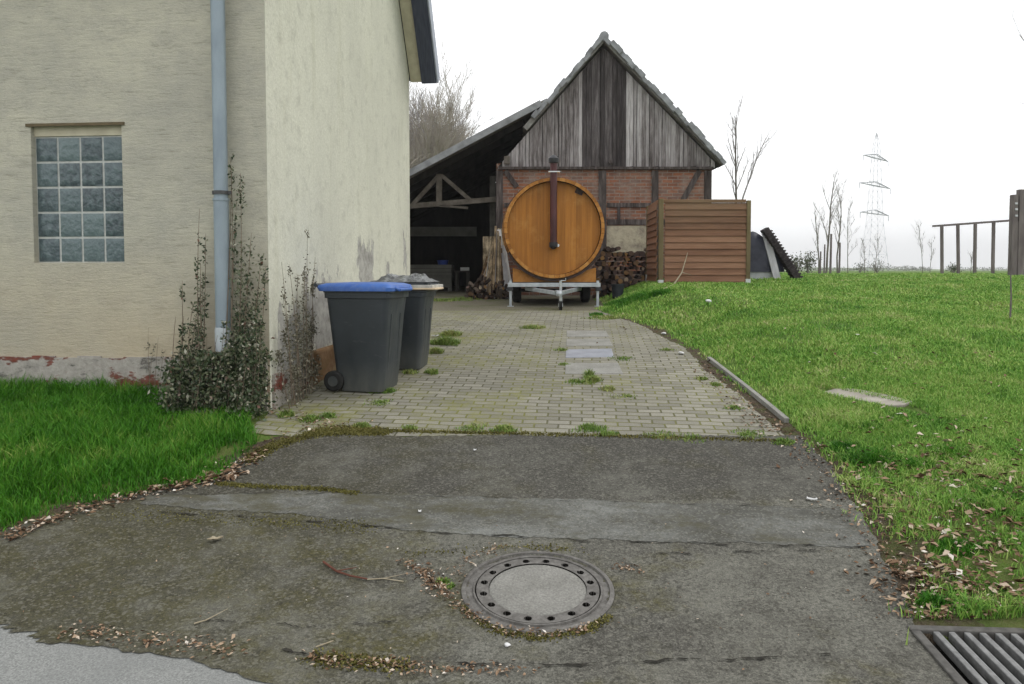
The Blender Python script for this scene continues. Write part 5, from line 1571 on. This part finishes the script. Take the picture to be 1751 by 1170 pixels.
# weeds in the paving
T = []
for px, py, r, n, hh in ((1012, 655, .16, 420, .09), (1008, 646, .07, 260, .11), (1042, 668, .12, 240, .06), (985, 655, .16, 200, .04), (762, 590, .28, 900, .13), (770, 575, .22, 600, .11), (745, 605, .12, 400, .10), (740, 640, .12, 300, .07), (700, 640, .12, 260, .06),
                         (912, 562, .25, 500, .07), (960, 600, .12, 200, .04), (620, 732, .10, 260, .05), (700, 735, .08, 200, .045), (862, 737, .13, 420, .055), (810, 735, .2, 320, .03), (1010, 735, .2, 380, .045), (1040, 745, .15, 260, .04), (1130, 748, .2, 300, .03), (1180, 752, .2, 260, .03), (1280, 745, .2, 260, .035),
                         (650, 690, .2, 240, .03), (665, 672, .1, 200, .06), (640, 672, .1, 160, .05), (1340, 760, .12, 240, .05), (560, 715, .1, 200, .06), (530, 720, .12, 240, .06), (490, 712, .1, 200, .07), (1255, 700, .12, 160, .04), (1200, 650, .12, 160, .04), (1225, 660, .1, 140, .05), (1140, 600, .14, 160, .04),
                         (758, 1000, .05, 160, .035), (770, 1008, .04, 120, .03), (760, 515, .6, 700, .07), (800, 512, .5, 400, .07), (1040, 545, .5, 500, .06), (1070, 680, .2, 200, .025), (1065, 615, .25, 260, .03), (965, 625, .1, 160, .03)):
    c = hit(px, py); T.append(tuft(c.x, c.y, r, n, hh * .85, .008 if py > 560 else .014))
x, y, h, w = map(np.concatenate, zip(*T))
k = (x > wallx(y) + .05) | (y > 12.2); x, y, h, w = x[k], y[k], h[k], w[k]
blades('weeds', x, y, h, w, RNG.uniform(.3, 1.4, len(x)), 'weed', 'green weeds growing in joints and edges of the paved drive', z=H(x, y) + .006)

# moss along asphalt edges and in the paving
T = []
def mline(pts, n, wd, hh=.012, ww=.012):
    P = [hit(*p) for p in pts]; L = np.linspace(0, len(P) - 1.001, n); i = L.astype(int); t = L - i
    x = np.array([P[a].x * (1 - b) + P[a + 1].x * b for a, b in zip(i, t)]); y = np.array([P[a].y * (1 - b) + P[a + 1].y * b for a, b in zip(i, t)])
    keep = fbm(x, y, 3.1, 77) > .34
    x = x + RNG.normal(0, wd, n); y = y + RNG.normal(0, wd, n)
    T.append((x[keep], y[keep], hh * RNG.uniform(.4, 1.3, keep.sum()), np.full(keep.sum(), ww)))
mline([(425, 790), (470, 765), (540, 743), (600, 740), (660, 742)], 5200, .035)
mline([(540, 743), (590, 738), (640, 741)], 2600, .05, .014)
mline([(370, 830), (460, 836), (560, 840), (640, 852)], 1500, .015)
mline([(200, 885), (400, 893), (560, 900), (640, 905)], 700, .05, .008, .01)
mline([(620, 738), (900, 744), (1345, 757)], 1900, .02, .014)
mline([(790, 1040), (850, 1085), (920, 1096), (1000, 1085), (1040, 1060)], 900, .018, .010, .01)
mline([(700, 950), (900, 938), (1000, 945)], 260, .02, .008, .01)
mline([(530, 1130), (620, 1140), (720, 1145)], 700, .03, .012, .012)
x, y, h, w = map(np.concatenate, zip(*T))
blades('moss', x, y, h, w, RNG.uniform(.3, 1.5, len(x)), 'moss', 'olive moss along the asphalt edges and paving joints', z=H(x, y) + .010)

# dead leaves
def leaves(name, x, y, size, label, lift=.006):
    N = len(x); z = H(x, y) + lift + RNG.random(N) * .02
    a = RNG.uniform(0, 2 * np.pi, N); u = np.stack([np.cos(a), np.sin(a), RNG.normal(0, .25, N)], -1); v = np.stack([-np.sin(a), np.cos(a), RNG.normal(0, .35, N)], -1)
    c = np.stack([x, y, z], -1); s = size[:, None]; wd = s * RNG.uniform(.3, .6, N)[:, None]
    curl = np.zeros((N, 3)); curl[:, 2] = size * RNG.uniform(.0, .35, N)
    V = np.stack([c - u * s * .5 + curl * .5, c + v * wd * .5 + curl, c + u * s * .5 + curl * .3, c - v * wd * .5 + curl * .8, c], 1)
    b = np.arange(N)[:, None] * 5
    o = fastobj(name, V.reshape(-1, 3), [b + np.array([[0, 4, 1]]), b + np.array([[1, 4, 2]]), b + np.array([[2, 4, 3]]), b + np.array([[3, 4, 0]])], 'dead_leaf')
    return tag(o, label, 'leaves', None, 'stuff')
L_ = []
def lspread(pts, n, wd, s=(.025, .06)):
    P = [hit(*p) for p in pts]; L = RNG.random(n) * (len(P) - 1.001); i = L.astype(int); t = L - i
    x = np.array([P[a].x * (1 - b) + P[a + 1].x * b for a, b in zip(i, t)]) + RNG.normal(0, wd, n); y = np.array([P[a].y * (1 - b) + P[a + 1].y * b for a, b in zip(i, t)]) + RNG.normal(0, wd * .7, n)
    L_.append((x, y, RNG.uniform(*s, n)))
lspread([(5, 925), (90, 893), (180, 865), (280, 840), (380, 822), (440, 780)], 620, .05, (.02, .05))
lspread([(300, 832), (400, 815)], 60, .06, (.04, .08))
lspread([(380, 810), (430, 775), (560, 720)], 90, .07, (.02, .045))
lspread([(1380, 770), (1450, 850), (1510, 930), (1550, 1010), (1560, 1080)], 480, .09, (.012, .04))
lspread([(1540, 860), (1600, 920), (1680, 900), (1740, 960)], 420, .24, (.025, .065))
lspread([(1560, 980), (1650, 1000), (1740, 1040)], 480, .18, (.025, .065))
lspread([(1480, 800), (1620, 830), (1740, 860)], 420, .30, (.03, .07))
NL0 = sum(len(q[0]) for q in L_)
lspread([(1490, 720), (1640, 760), (1740, 820)], 170, .35, (.03, .06))
lspread([(1560, 1060), (1640, 1068), (1745, 1075)], 260, .05, (.015, .04))
lspread([(1300, 720), (1340, 745), (1400, 775)], 130, .08, (.02, .045))
lspread([(1190, 620), (1250, 680), (1310, 735)], 240, .08, (.015, .04))
lspread([(690, 965), (730, 990), (760, 1020), (800, 1055), (860, 1085), (940, 1092), (1010, 1078)], 420, .022, (.010, .028))
lspread([(720, 975), (740, 1000), (750, 1020)], 200, .04, (.012, .03))
lspread([(780, 1000), (800, 960), (860, 940)], 120, .03, (.01, .025))
lspread([(1050, 975), (1090, 978)], 50, .03, (.01, .03))
lspread([(120, 1085), (200, 1095), (330, 1105), (400, 1120)], 260, .05, (.012, .03))
lspread([(520, 1135), (620, 1140), (740, 1148), (900, 1155)], 320, .04, (.012, .03))
lspread([(200, 950), (600, 1000), (1300, 1000), (1400, 1100)], 160, .5, (.008, .02))
lspread([(480, 705), (540, 725), (600, 735)], 160, .09, (.015, .04))
lspread([(1100, 560), (1400, 620), (1700, 640)], 130, .6, (.03, .06))
x, y, s = map(np.concatenate, zip(*L_))
k = ~in_grate(x, y) & (np.hypot(x - MAN.x, y - MAN.y) > MAN_R - .03)
lf = .006 + .028 * RNG.random(len(x)) * (x > xr(y) + .25)
leaves('leaf_litter', x[k], y[k], s[k], lift=lf[k], label= 'brown and pale dead leaves strewn along the asphalt edges')
# the few pale scraps that show singly
for px, py, s_, lab in ((368, 930, .07, 'large pale curled leaf lying on the mossy asphalt'), (812, 774, .03, 'small white scrap on the dark asphalt patch near the paving'), (718, 880, .028, 'small white scrap on the grey concrete strip'), (1165, 607, .07, 'white stone at the right edge of the paving'),
                        (1135, 573, .06, 'small white stone at the lawn edge beyond the larger one'), (1388, 860, .05, 'bluish white scrap at the right end of the concrete strip'), (868, 1110, .025, 'tiny white pebble in front of the manhole cover'), (745, 578, .08, 'white scrap beside the second bin'), (1212, 518, .09, 'pale clod lying on the upper lawn')):
    c = hit(px, py); leafy = 'leaf' in lab; stone_ = 'stone' in lab or 'pebble' in lab or 'clod' in lab
    if stone_:
        bm = bmesh.new(); bmesh.ops.create_icosphere(bm, subdivisions=3, radius=s_ / 2)
        for v_ in bm.verts: v_.co *= 1 + .55 * mnoise.noise(v_.co * (1.6 / s_) + Vector((px, py, 0))); v_.co.z *= .55
        me = bpy.data.meshes.new('stone'); bm.to_mesh(me); bm.free()
    else:
        vs, fs = [], []; nn = 8
        for b_ in range(nn + 1):
            for a_ in range(nn + 1):
                u, v_ = a_ / nn - .5, b_ / nn - .5
                wd = (1 - (2 * abs(u)) ** 1.7) if leafy else 1 - .25 * abs(mnoise.noise(Vector((u * 5, px, 0))))
                vs.append((u * s_ * 1.3, v_ * wd * s_ * .7, s_ * (.5 * u * u + .55 * v_ * v_ * wd + .16 * mnoise.noise(Vector((u * 4 + px, v_ * 4, 2))))))
        for b_ in range(nn):
            for a_ in range(nn): k = b_ * (nn + 1) + a_; fs.append((k, k + 1, k + nn + 2, k + nn + 1))
        me = bpy.data.meshes.new('scrap'); me.from_pydata(vs, [], fs)
    me.materials.append(M['twig_pale' if leafy else 'white_bit'])
    nm = 'fallen_leaf' if 'leaf' in lab else 'white_scrap' if 'scrap' in lab else 'stone'
    o = bpy.data.objects.new(nm, me); COL.objects.link(o); o.location = (c.x, c.y, Hs(c.x, c.y) + .012 + s_ * .15); o.rotation_euler.z = px
    tag(o, lab, nm.split('_')[-1])
def twig(pts, r, mat, lab):
    P = [hit(*p) for p in pts]; P = [Vector((p.x, p.y, Hs(p.x, p.y) + .014 + r)) for p in P]
    m = MB(); m.tube(P, [r * (1 - .5 * i / len(P)) for i in range(len(P))], 6)
    if len(P) > 2: m.tube([P[1], P[1].lerp(P[2], .6) + Vector((.05, .06, .012))], [r * .7, r * .3], 5)
    tag(m.build('twig', mat, None, loc=P[0], smooth=True), lab, 'twig')
twig([(553, 968), (575, 983), (600, 993), (628, 997)], .0065, 'twig_red', 'thin reddish forked twig on the asphalt left of the manhole')
twig([(628, 998), (655, 996), (690, 1000)], .0035, 'twig_pale', 'straight pale stalk touching the red forked twig')
twig([(332, 1074), (352, 1068), (372, 1058)], .004, 'twig_pale', 'short pale stalk on the asphalt near the pale road')
twig([(540, 1115), (570, 1104)], .0035, 'twig_pale', 'tiny pale stalk beside the mossy crack at the front')

# ------------------------------------------------------------------ shrub climbing the house corner
def leafcloud(cs, dirs, size, aspect=.55):
    """leaf-sized folded quads at cs (N,3)"""
    N = len(cs)
    a = RNG.normal(0, 1, (N, 3)) + dirs * .8; a /= np.linalg.norm(a, axis=1)[:, None]
    b = RNG.normal(0, 1, (N, 3)); b -= a * (a * b).sum(1)[:, None]; b /= np.linalg.norm(b, axis=1)[:, None]
    nn_ = np.cross(a, b); s = size[:, None]
    V = np.stack([cs, cs + a * s * .5 + b * s * aspect * .5 + nn_ * s * .08, cs + a * s, cs + a * s * .5 - b * s * aspect * .5 + nn_ * s * .08], 1)
    i = np.arange(N)[:, None] * 4
    return V.reshape(-1, 3), [i + np.array([[0, 1, 2]]), i + np.array([[0, 2, 3]])]
def shoot(base, tip, bend, n_leaf, spread, rad=.006, lsize=(.018, .035)):
    base, tip = Vector(base), Vector(tip); mid = base.lerp(tip, .5) + Vector(bend)
    pts = [base * (1 - t) ** 2 + mid * (2 * t * (1 - t)) + tip * t * t for t in np.linspace(0, 1, 9)]
    nk = max(3, n_leaf // 14); t = np.clip(RNG.random(nk)[RNG.integers(0, nk, n_leaf)] + RNG.normal(0, .03, n_leaf), 0, 1) ** .85; P = np.array([list(p) for p in pts])
    k = np.minimum((t * 8).astype(int), 7); f = (t * 8 - k)[:, None]
    c = P[k] * (1 - f) + P[k + 1] * f
    sp = spread * (1.05 - .8 * t)[:, None]
    c = c + RNG.normal(0, 1, (n_leaf, 3)) * sp * np.array([1, .55, 1])
    d = np.tile(np.array([[0, 0, .6]]), (n_leaf, 1))
    return pts, rad, c, d, RNG.uniform(*lsize, n_leaf)
def shrub(name, shoots, lab, cat, mat, base):
    root = thing(name, base, lab, cat)
    m = MB()
    for pts, rad, *_ in shoots: m.tube(pts, [rad * (1 - .7 * i / 8) for i in range(9)], 5)
    m.build('stem', 'shrub_stem', root, smooth=True)
    c = np.concatenate([s[2] for s in shoots]); d = np.concatenate([s[3] for s in shoots]); z = np.concatenate([s[4] for s in shoots])
    tw = -((c[:, 0] - HC.x) * Fdir.x + (c[:, 1] - HC.y) * Fdir.y)
    kp_ = ~((np.abs(tw - tp) < .105) & (c[:, 2] > ze)); c, d, z = c[kp_], d[kp_], z[kp_]
    V, Fs = leafcloud(c, d, z)
    fastobj('foliage', V - np.array(base), Fs, mat, parent=root)
    return root
def fwp(px, py, out):     # a point out metres in front of the front wall seen at a pixel
    t, z_ = fw(px, py); return hp(t, -out, z_)
def swp(px, py, out):
    s_, z_ = sw(px, py); return Vector((HC.x, HC.y, 0)) + Wdir * s_ + Fdir * out + Vector((0, 0, z_))
SH = []
gb = lambda px, out=.16: (lambda p: Vector((p.x, p.y, Hs(p.x, p.y))))(fwp(px, 690, out))
for bx_, tx, ty, nl, sp in ((405, 408, 275, 520, .050), (418, 424, 300, 420, .045), (398, 402, 300, 380, .04), (410, 412, 345, 420, .05), (425, 440, 400, 420, .055), (402, 404, 400, 420, .05), (430, 455, 440, 420, .05), (440, 466, 455, 300, .035), (412, 430, 470, 520, .065),
                            (395, 400, 470, 420, .06), (425, 450, 500, 520, .065), (366, 356, 360, 150, .022), (364, 358, 400, 130, .022), (366, 358, 450, 170, .026), (350, 352, 470, 220, .035), (345, 340, 520, 240, .04), (330, 320, 480, 150, .022), (325, 322, 540, 220, .03), (352, 348, 560, 220, .045),
                            (318, 314, 540, 140, .03), (338, 350, 500, 160, .03)):
    out = RNG.uniform(.05, .16)
    SH.append(shoot(gb(bx_, .2), fwp(tx, ty, out), (RNG.uniform(-.06, .06), RNG.uniform(-.05, .05), 0), int(nl * .72), sp * 1.0, .006, (.018, .044)))
# the bushy foot
for k in range(60):
    bx_ = RNG.uniform(325, 460); tx = bx_ + RNG.uniform(-25, 18); ty = RNG.uniform(560, 665) if k % 2 else RNG.uniform(520, 620)
    ty = max(ty, 596) if bx_ < 392 else ty
    o0 = RNG.uniform(.12, .42); SH.append(shoot(gb(bx_, o0), fwp(min(max(tx, 308), 468), ty, o0 * .8), (RNG.uniform(-.1, .1), RNG.uniform(-.15, .05), 0), 210, .065, .004, (.02, .052)))
shrub('wall_shrub', SH, 'dark small leaved shrub climbing the downpipe at the house corner', 'shrub', 'evergreen_leaf', gb(400, .2))
SH = []
gs_ = lambda px, out=.12: (lambda p: Vector((p.x, p.y, Hs(p.x, p.y))))(swp(px, 690, out))
for bx_, tx, ty, nl, sp in ((500, 514, 398, 150, .028), (490, 478, 452, 90, .022), (495, 500, 455, 200, .035), (505, 506, 470, 240, .04), (485, 489, 470, 190, .03), (510, 524, 440, 140, .024), (508, 522, 480, 200, .035), (480, 468, 500, 170, .035), (494, 496, 540, 260, .05), (512, 516, 560, 220, .045), (478, 470, 560, 220, .045), (500, 506, 600, 260, .055),
                            (474, 462, 448, 100, .02), (486, 484, 610, 220, .05), (515, 527, 610, 160, .04), (470, 466, 600, 240, .05)):
    SH.append(shoot(gs_(bx_, .14), swp(tx, ty, RNG.uniform(.04, .12)), (RNG.uniform(-.04, .05), RNG.uniform(-.05, .05), 0), nl, sp, .005, (.016, .034)))
shrub('wall_shrub', SH, 'pale upright shoots of a dry looking shrub against the gable wall', 'shrub', 'shoot_leaf', gs_(495, .14))
SH = []
for bx_, tx, ty in ((268, 258, 560), (272, 275, 575), (264, 268, 590), (276, 284, 600)):
    SH.append(shoot(gb(bx_, .08), fwp(tx, ty, .04), (RNG.uniform(-.03, .03), 0, 0), 22, .02, .003, (.012, .025)))
shrub('wall_weed', SH, 'thin dry weed stalks against the front wall left of the dark shrub', 'weed', 'shoot_leaf', gb(270, .08))

# ------------------------------------------------------------------ trees
def tree_pts(seed, height, r0, levels, kids, spread, upw=.35, ratio=.62, first=.25, lean=(0, 0), wig=1.):
    rnd = random.Random(seed); segs = []
    def grow_(p, d, L, r, lev):
        n = 4 if lev < 2 else 3; pts = [p]; rad = [r]
        dd = d.copy()
        for i in range(n):
            dd = (dd + Vector((rnd.gauss(0, .11 * (wig if lev == 0 else 1)), rnd.gauss(0, .11 * (wig if lev == 0 else 1)), rnd.gauss(0, .07) + upw * .10))).normalized()
            pts.append(pts[-1] + dd * L / n); rad.append(max(r * (1 - .65 * (i + 1) / n), .0022))
        segs.append((lev, pts, rad))
        if lev >= levels: return
        k = kids[lev]
        for j in range(k):
            t = first + (1 - first) * (j + rnd.random() * .8) / k if lev == 0 else .2 + .8 * (j + rnd.random()) / k
            t = min(t, .98); q = int(t * n); q = min(q, n - 1); f = t * n - q
            pp_ = pts[q].lerp(pts[q + 1], f); rr_ = rad[q] * (1 - f) + rad[q + 1] * f
            az = rnd.uniform(0, 6.283); sp = spread * rnd.uniform(.6, 1.25)
            ax = (pts[q + 1] - pts[q]).normalized(); s1 = ax.orthogonal().normalized(); s2 = ax.cross(s1)
            nd = (ax * math.cos(sp) + (s1 * math.cos(az) + s2 * math.sin(az)) * math.sin(sp) + Vector((0, 0, upw * .5))).normalized()
            grow_(pp_, nd, L * ratio * rnd.uniform(.65, 1.15) * (1 - .35 * t if lev == 0 else 1), rr_ * .6, lev + 1)
    grow_(Vector((0, 0, -.1)), Vector((lean[0], lean[1], 1)).normalized(), height * .62, r0, 0)
    return segs
def tree(name, loc, lab, cat, group=None, bark='tree_bark', twigm='twig_grey', twig_min=.004, **kw):
    root = thing(name, loc, lab, cat, group)
    segs = tree_pts(**kw)
    m, c = MB(), MB()
    for lev, pts, rad in segs:
        t = m if lev == 0 else c
        t.tube([p + Vector(loc) for p in pts], [max(r, twig_min) for r in rad], 7 if lev == 0 else 4 if lev == 1 else 3, caps=False)
    m.build('trunk', bark, root, smooth=True, fix=False); c.build('crown', twigm, root, fix=False)
    return root
def tree_copy(src, loc, rz, sc, lab):
    o = src.copy(); COL.objects.link(o); o.location = loc; o.rotation_euler.z = rz; o.scale = (sc, sc, sc); o['label'] = lab
    for ch in list(src.children):
        c = ch.copy(); COL.objects.link(c); c.parent = o
    return o
grp = 'bare trees behind the shed'
lab = 'leafless grey brown tree with fine twigs rising behind the shed roof'
tA = tree('bare_tree', (-6.0, 46, 1.2), lab, 'tree', grp, seed=3, height=13.0, r0=.2, levels=4, kids=[17, 7, 5, 5], spread=.5, twigm='twig_tan', twig_min=.0095)
tB = tree('bare_tree', (-5.6, 54, 1.2), lab, 'tree', grp, seed=8, height=13.2, r0=.2, levels=4, kids=[17, 7, 5, 5], spread=.52, twig_min=.0095)
for i, (x, y, s_, src) in enumerate(((-7.6, 50, 1.0, tB), (-8.8, 46, .92, tA), (-7.0, 57, 1.02, tB), (-10.5, 52, 1.0, tA), (-3.4, 50, .62, tB), (-6.6, 43, .72, tA), (-12.5, 48, 1.0, tB), (-6.4, 49, .86, tB), (-9.4, 44, .8, tB), (-5.0, 53, .82, tA))):
    tree_copy(src, (x, y, 1.2), i * 1.7 + .6, s_, lab)
p = at(1262, 470, 23); tree('bare_tree', (p.x, p.y, Hs(p.x, p.y)), 'slender leafless tree with two stems behind the slatted screen', 'tree', None, seed=19, height=7.7, r0=.045, levels=3, kids=[16, 6, 3], spread=.42, ratio=.27, first=.5, lean=(-.035, 0), twig_min=.003, wig=.35)
# its second stem
o = bpy.data.objects[[ob.name for ob in bpy.data.objects if ob.get('label', '').startswith('slender leafless')][0]]
segs = tree_pts(seed=24, height=4.0, r0=.03, levels=3, kids=[13, 6, 3], spread=.42, ratio=.30, first=.35, lean=(.30, 0), wig=.35); m = MB()
for lev, pts, rad in segs: m.tube([q + p.xyz * 0 + Vector((p.x - .03, p.y, Hs(p.x, p.y) + 1.9)) for q in pts], [max(r, .003) for r in rad], 5 if lev == 0 else 3, caps=False)
m.build('second_stem', 'twig_grey', o, fix=False)
# young trees and posts beyond the lawn
for i, (px, Y, hpx, lab, sd_, kids, r0) in enumerate(((1413, 33, 175, 'tallest of the young leafless trees tied to stakes beyond the lawn', 31, [10, 5], .05), (1400, 32, 120, 'thin young tree just left of the tallest staked one', 37, [8, 4], .035), (1432, 33, 150, 'young forked tree just right of the tallest staked one', 41, [9, 5], .04),
                                                  (1450, 36, 120, 'thin wispy sapling at the right of the staked young trees', 45, [9, 5], .022), (1478, 40, 60, 'low leafless sapling standing below the pylon', 52, [8, 5], .02), (1495, 42, 70, 'small sapling under the pylon, right of the low leafless one', 55, [8, 4], .02),
                                                  (1578, 45, 90, 'wispy sapling left of the timber frame', 61, [9, 5], .02), (1590, 46, 60, 'low sapling at the left foot of the timber frame', 66, [8, 4], .02), (1660, 46, 50, 'low bush like sapling seen through the timber frame', 69, [10, 5], .02))):
    q = at(px, 466, Y); z_ = Hs(q.x, Y)
    tree('young_tree', (q.x, Y, z_), lab, 'tree', None, seed=sd_, height=hpx / F * Y / .66, r0=r0, levels=3, kids=kids + [4], spread=.5, ratio=.36, first=.3, twig_min=.004, wig=.5)
for px, py, Y, w_, lab in ((1421, 400, 31.5, .07, 'tall thick stake among the young trees beyond the lawn'), (1436, 415, 31.6, .06, 'stake at the right of the young trees'), (1403, 430, 31.3, .05, 'short stake at the left of the young trees'), (1410, 418, 31.4, .05, 'thin stake left of the thick one')):
    q = at(px, py, Y); z_ = Hs(q.x, Y) - .05
    m = MB(); m.tube([(q.x, Y, z_), (q.x + .01, Y, q.z)], [w_ * .7, w_ * .6], 8); tag(m.build('tree_stake', 'frame_timber', None, loc=(q.x, Y, z_), smooth=True), lab, 'stake')
# small hedge bushes on the skyline
def bush(px, py, Y, rx_, rz_, lab, n=900):
    q = at(px, py, Y); z_ = Hs(q.x, Y)
    c = RNG.normal(0, 1, (n, 3)); c /= np.linalg.norm(c, axis=1)[:, None]; c *= (RNG.random(n) ** .4)[:, None] * (1 + .25 * RNG.normal(0, 1, n))[:, None]
    c = c * np.array([rx_, rx_ * .8, rz_]) + np.array([0, 0, rz_ * 1.15])
    root = thing('hedge_bush', (q.x, Y, z_), lab, 'bush')
    V, Fs = leafcloud(c, np.zeros((n, 3)), RNG.uniform(.06, .14, n)); fastobj('foliage', V, Fs, 'hedge_leaf', parent=root)
    m = MB()
    for k in range(5):
        e = Vector((q.x + random.uniform(-.6, .6) * rx_, Y + random.uniform(-.4, .4) * rx_, z_ + rz_ * 1.3)); m.tube([(q.x, Y, z_ - .05), e], [.04, .012], 5)
    m.build('stem', 'tree_bark', root)
bush(1362, 440, 36, .36, .45, 'small round bush on the skyline beside the ridged rail', 320)
bush(1383, 440, 37, .42, .55, 'taller bush on the skyline left of the staked trees', 420)
bush(1500, 455, 60, .8, .5, 'low bush at the foot of the distant pylon', 260)
bush(1470, 458, 62, .6, .4, 'lowest dark bush left of the pylon foot', 200)
bush(1632, 402, 52, .5, .32, 'small bush seen between the first posts of the timber frame', 260)
n = 5200; x = RNG.uniform(60, 420, n); yb = 430 + 40 * np.sin(x / 37.); hh_ = np.clip(.6 + 2.6 * fbm(x, yb, .035, 91), .4, 3) * (fbm(x, yb, .02, 17) > .42)
c = np.stack([x, yb + RNG.normal(0, 1.5, n), H(x, yb) + hh_ * RNG.random(n)], -1)[hh_ > .1]
V, Fs = leafcloud(c, np.zeros_like(c), RNG.uniform(.5, 1.1, len(c))); tag(fastobj('far_hedge', V, Fs, 'hedge_leaf'), 'pale broken hedge line on the far horizon', 'hedge', None, 'stuff')
# branch tips reaching in at the upper right, from a tree just outside
q = at(1766, 466, 16)
tree('bare_tree', (q.x, 16, Hs(q.x, 16)), 'thin leafless tree at the right edge, only branch tips in view', 'tree', None, seed=77, height=8.5, r0=.07, levels=3, kids=[9, 6, 4], spread=.5, ratio=.42, first=.3, twig_min=.003)

# ------------------------------------------------------------------ timber frame, double post, lawn stake, pylon
YP = 28.0
q0, q1 = at(1594, 387, YP), at(1732, 377, YP - 1.0)
fr = thing('timber_frame', (q0.x, YP, Hs(q0.x, YP)), 'open timber frame of four posts under one long rail beyond the lawn', 'frame')
m = MB(); m.bar(q0, q1, .07, .07); m.build('rail', 'frame_timber', fr)
for px in (1611, 1639, 1669, 1700):
    t = (px - 1594) / 138; c = q0.lerp(q1, t); b = at(px, 464, c.y); z_ = Hs(b.x, c.y) - .03
    m = MB(); m.bar((b.x - (.05 if px > 1660 else 0), c.y, z_), (c.x, c.y, c.z - .036), .085, .085, up=(0, 1, 0)); m.build('post', 'frame_timber', fr)
Yd = 21
q = at(1736, 463, Yd); z_ = Hs(q.x, Yd) - .05
dp = thing('double_post', (q.x, Yd, z_), 'stout weathered double post with bolt holes at the right edge of the lawn', 'post')
m = MB(); x0 = at(1730, 440, Yd).x; x1 = at(1738.5, 440, Yd).x; m.box((x0, Yd, z_), (x1, Yd + .16, at(0, 333, Yd).z)); m.build('plank', 'frame_timber', dp)
m = MB(); x2 = at(1741, 440, Yd).x; x3 = at(1752, 440, Yd).x; m.box((x2, Yd, z_), (x3, Yd + .16, at(0, 324, Yd).z)); m.build('plank', 'frame_timber', dp)
m = MB(); m.box((x1 + .002, Yd + .02, z_), (x2 - .002, Yd + .14, at(0, 378, Yd).z)); m.build('spacer', 'frame_timber', dp)
for py in (348, 358, 369):
    c = at(1737, py, Yd); m = MB(); m.box((c.x - .025, Yd - .02, c.z - .025), (c.x + .045, Yd - .002, c.z + .025)); m.build('bolt', 'bright_steel', dp)
q = hit(1727, 549); tp_ = at(1728, 468, q.y)
m = MB(); m.tube([(q.x, q.y, q.z - .05), q.lerp(tp_, .5) + Vector((.012, 0, 0)), tp_], [.013, .011, .008], 8); tag(m.build('lawn_stake', 'frame_timber', None, loc=q, smooth=True), 'thin dark stake standing alone in the lawn at the right', 'stake')

YY = 250.
pc = at(1494, 461, YY); pz0 = Hs(pc.x, YY)
pyl = thing('power_pylon', (pc.x, YY, pz0), 'tall grey lattice power pylon far beyond the field', 'pylon')
ztop_ = at(1494, 228, YY).z; Hh = ztop_ - pz0
def pw_(z): t = (z - pz0) / Hh; return np.interp(t, [0, .35, .9, 1], [3.4, 1.9, .9, .1])
m = MB(); lv = [pz0 + Hh * t for t in (0, .12, .23, .33, .42, .50, .58, .655, .73, .80, .87, .93, 1)]
rb_ = .045
def corners(z): w = pw_(z); return [Vector((pc.x + a * w, YY + b * w, z)) for a, b in ((-1, -1), (1, -1), (1, 1), (-1, 1))]
for i in range(len(lv) - 1):
    A, B = corners(lv[i]), corners(lv[i + 1])
    for k in range(4):
        m.tube([A[k], B[k]], rb_, 4); m.tube([A[k], B[(k + 1) % 4]], rb_ * .55, 3); m.tube([A[(k + 1) % 4], B[k]], rb_ * .55, 3); m.tube([B[k], B[(k + 1) % 4]], rb_ * .5, 3)
m.build('mast', 'pylon_steel', pyl)
for py, hwp in ((271, 21), (318, 26), (366, 24)):
    z = at(1494, py, YY).z; hl = hwp / F * YY; dv = Vector((.72, .69, 0)).normalized(); hl /= .39
    c = Vector((pc.x, YY, z)); m = MB()
    for sg in (-1, 1):
        e = c + dv * hl * sg
        for dz in (0, 1.3):
            for dy in (-.6, .6): m.tube([c + Vector((0, dy, dz)), e], .11, 4)
        for t in (.25, .5, .75): m.tube([c.lerp(e, t), c.lerp(e, t) + Vector((0, 0, 1.3 * (1 - t)))], .07, 3)
        m.tube([e, e - Vector((0, 0, 1.8))], .09, 4)
    m.build('crossarm', 'pylon_steel', pyl)

# ------------------------------------------------------------------ hazy air
m = MB(); m.box((-2400, -600, -3), (2400, 2500, 70))
hz = m.build('haze', [], None)
nm_ = bpy.data.materials.new('haze_air'); nm_.use_nodes = True; nt_ = nm_.node_tree
for n_ in list(nt_.nodes): nt_.nodes.remove(n_)
ou = nt_.nodes.new('ShaderNodeOutputMaterial'); pv = nt_.nodes.new('ShaderNodeVolumePrincipled')
pv.inputs['Color'].default_value = (.99, .995, 1, 1); pv.inputs['Density'].default_value = .0007; pv.inputs['Anisotropy'].default_value = .2
nt_.links.new(pv.outputs[0], ou.inputs['Volume']); hz.data.materials.append(nm_)
tag(hz, 'pale damp air that fades the pylon and far trees', 'haze', None, 'stuff')
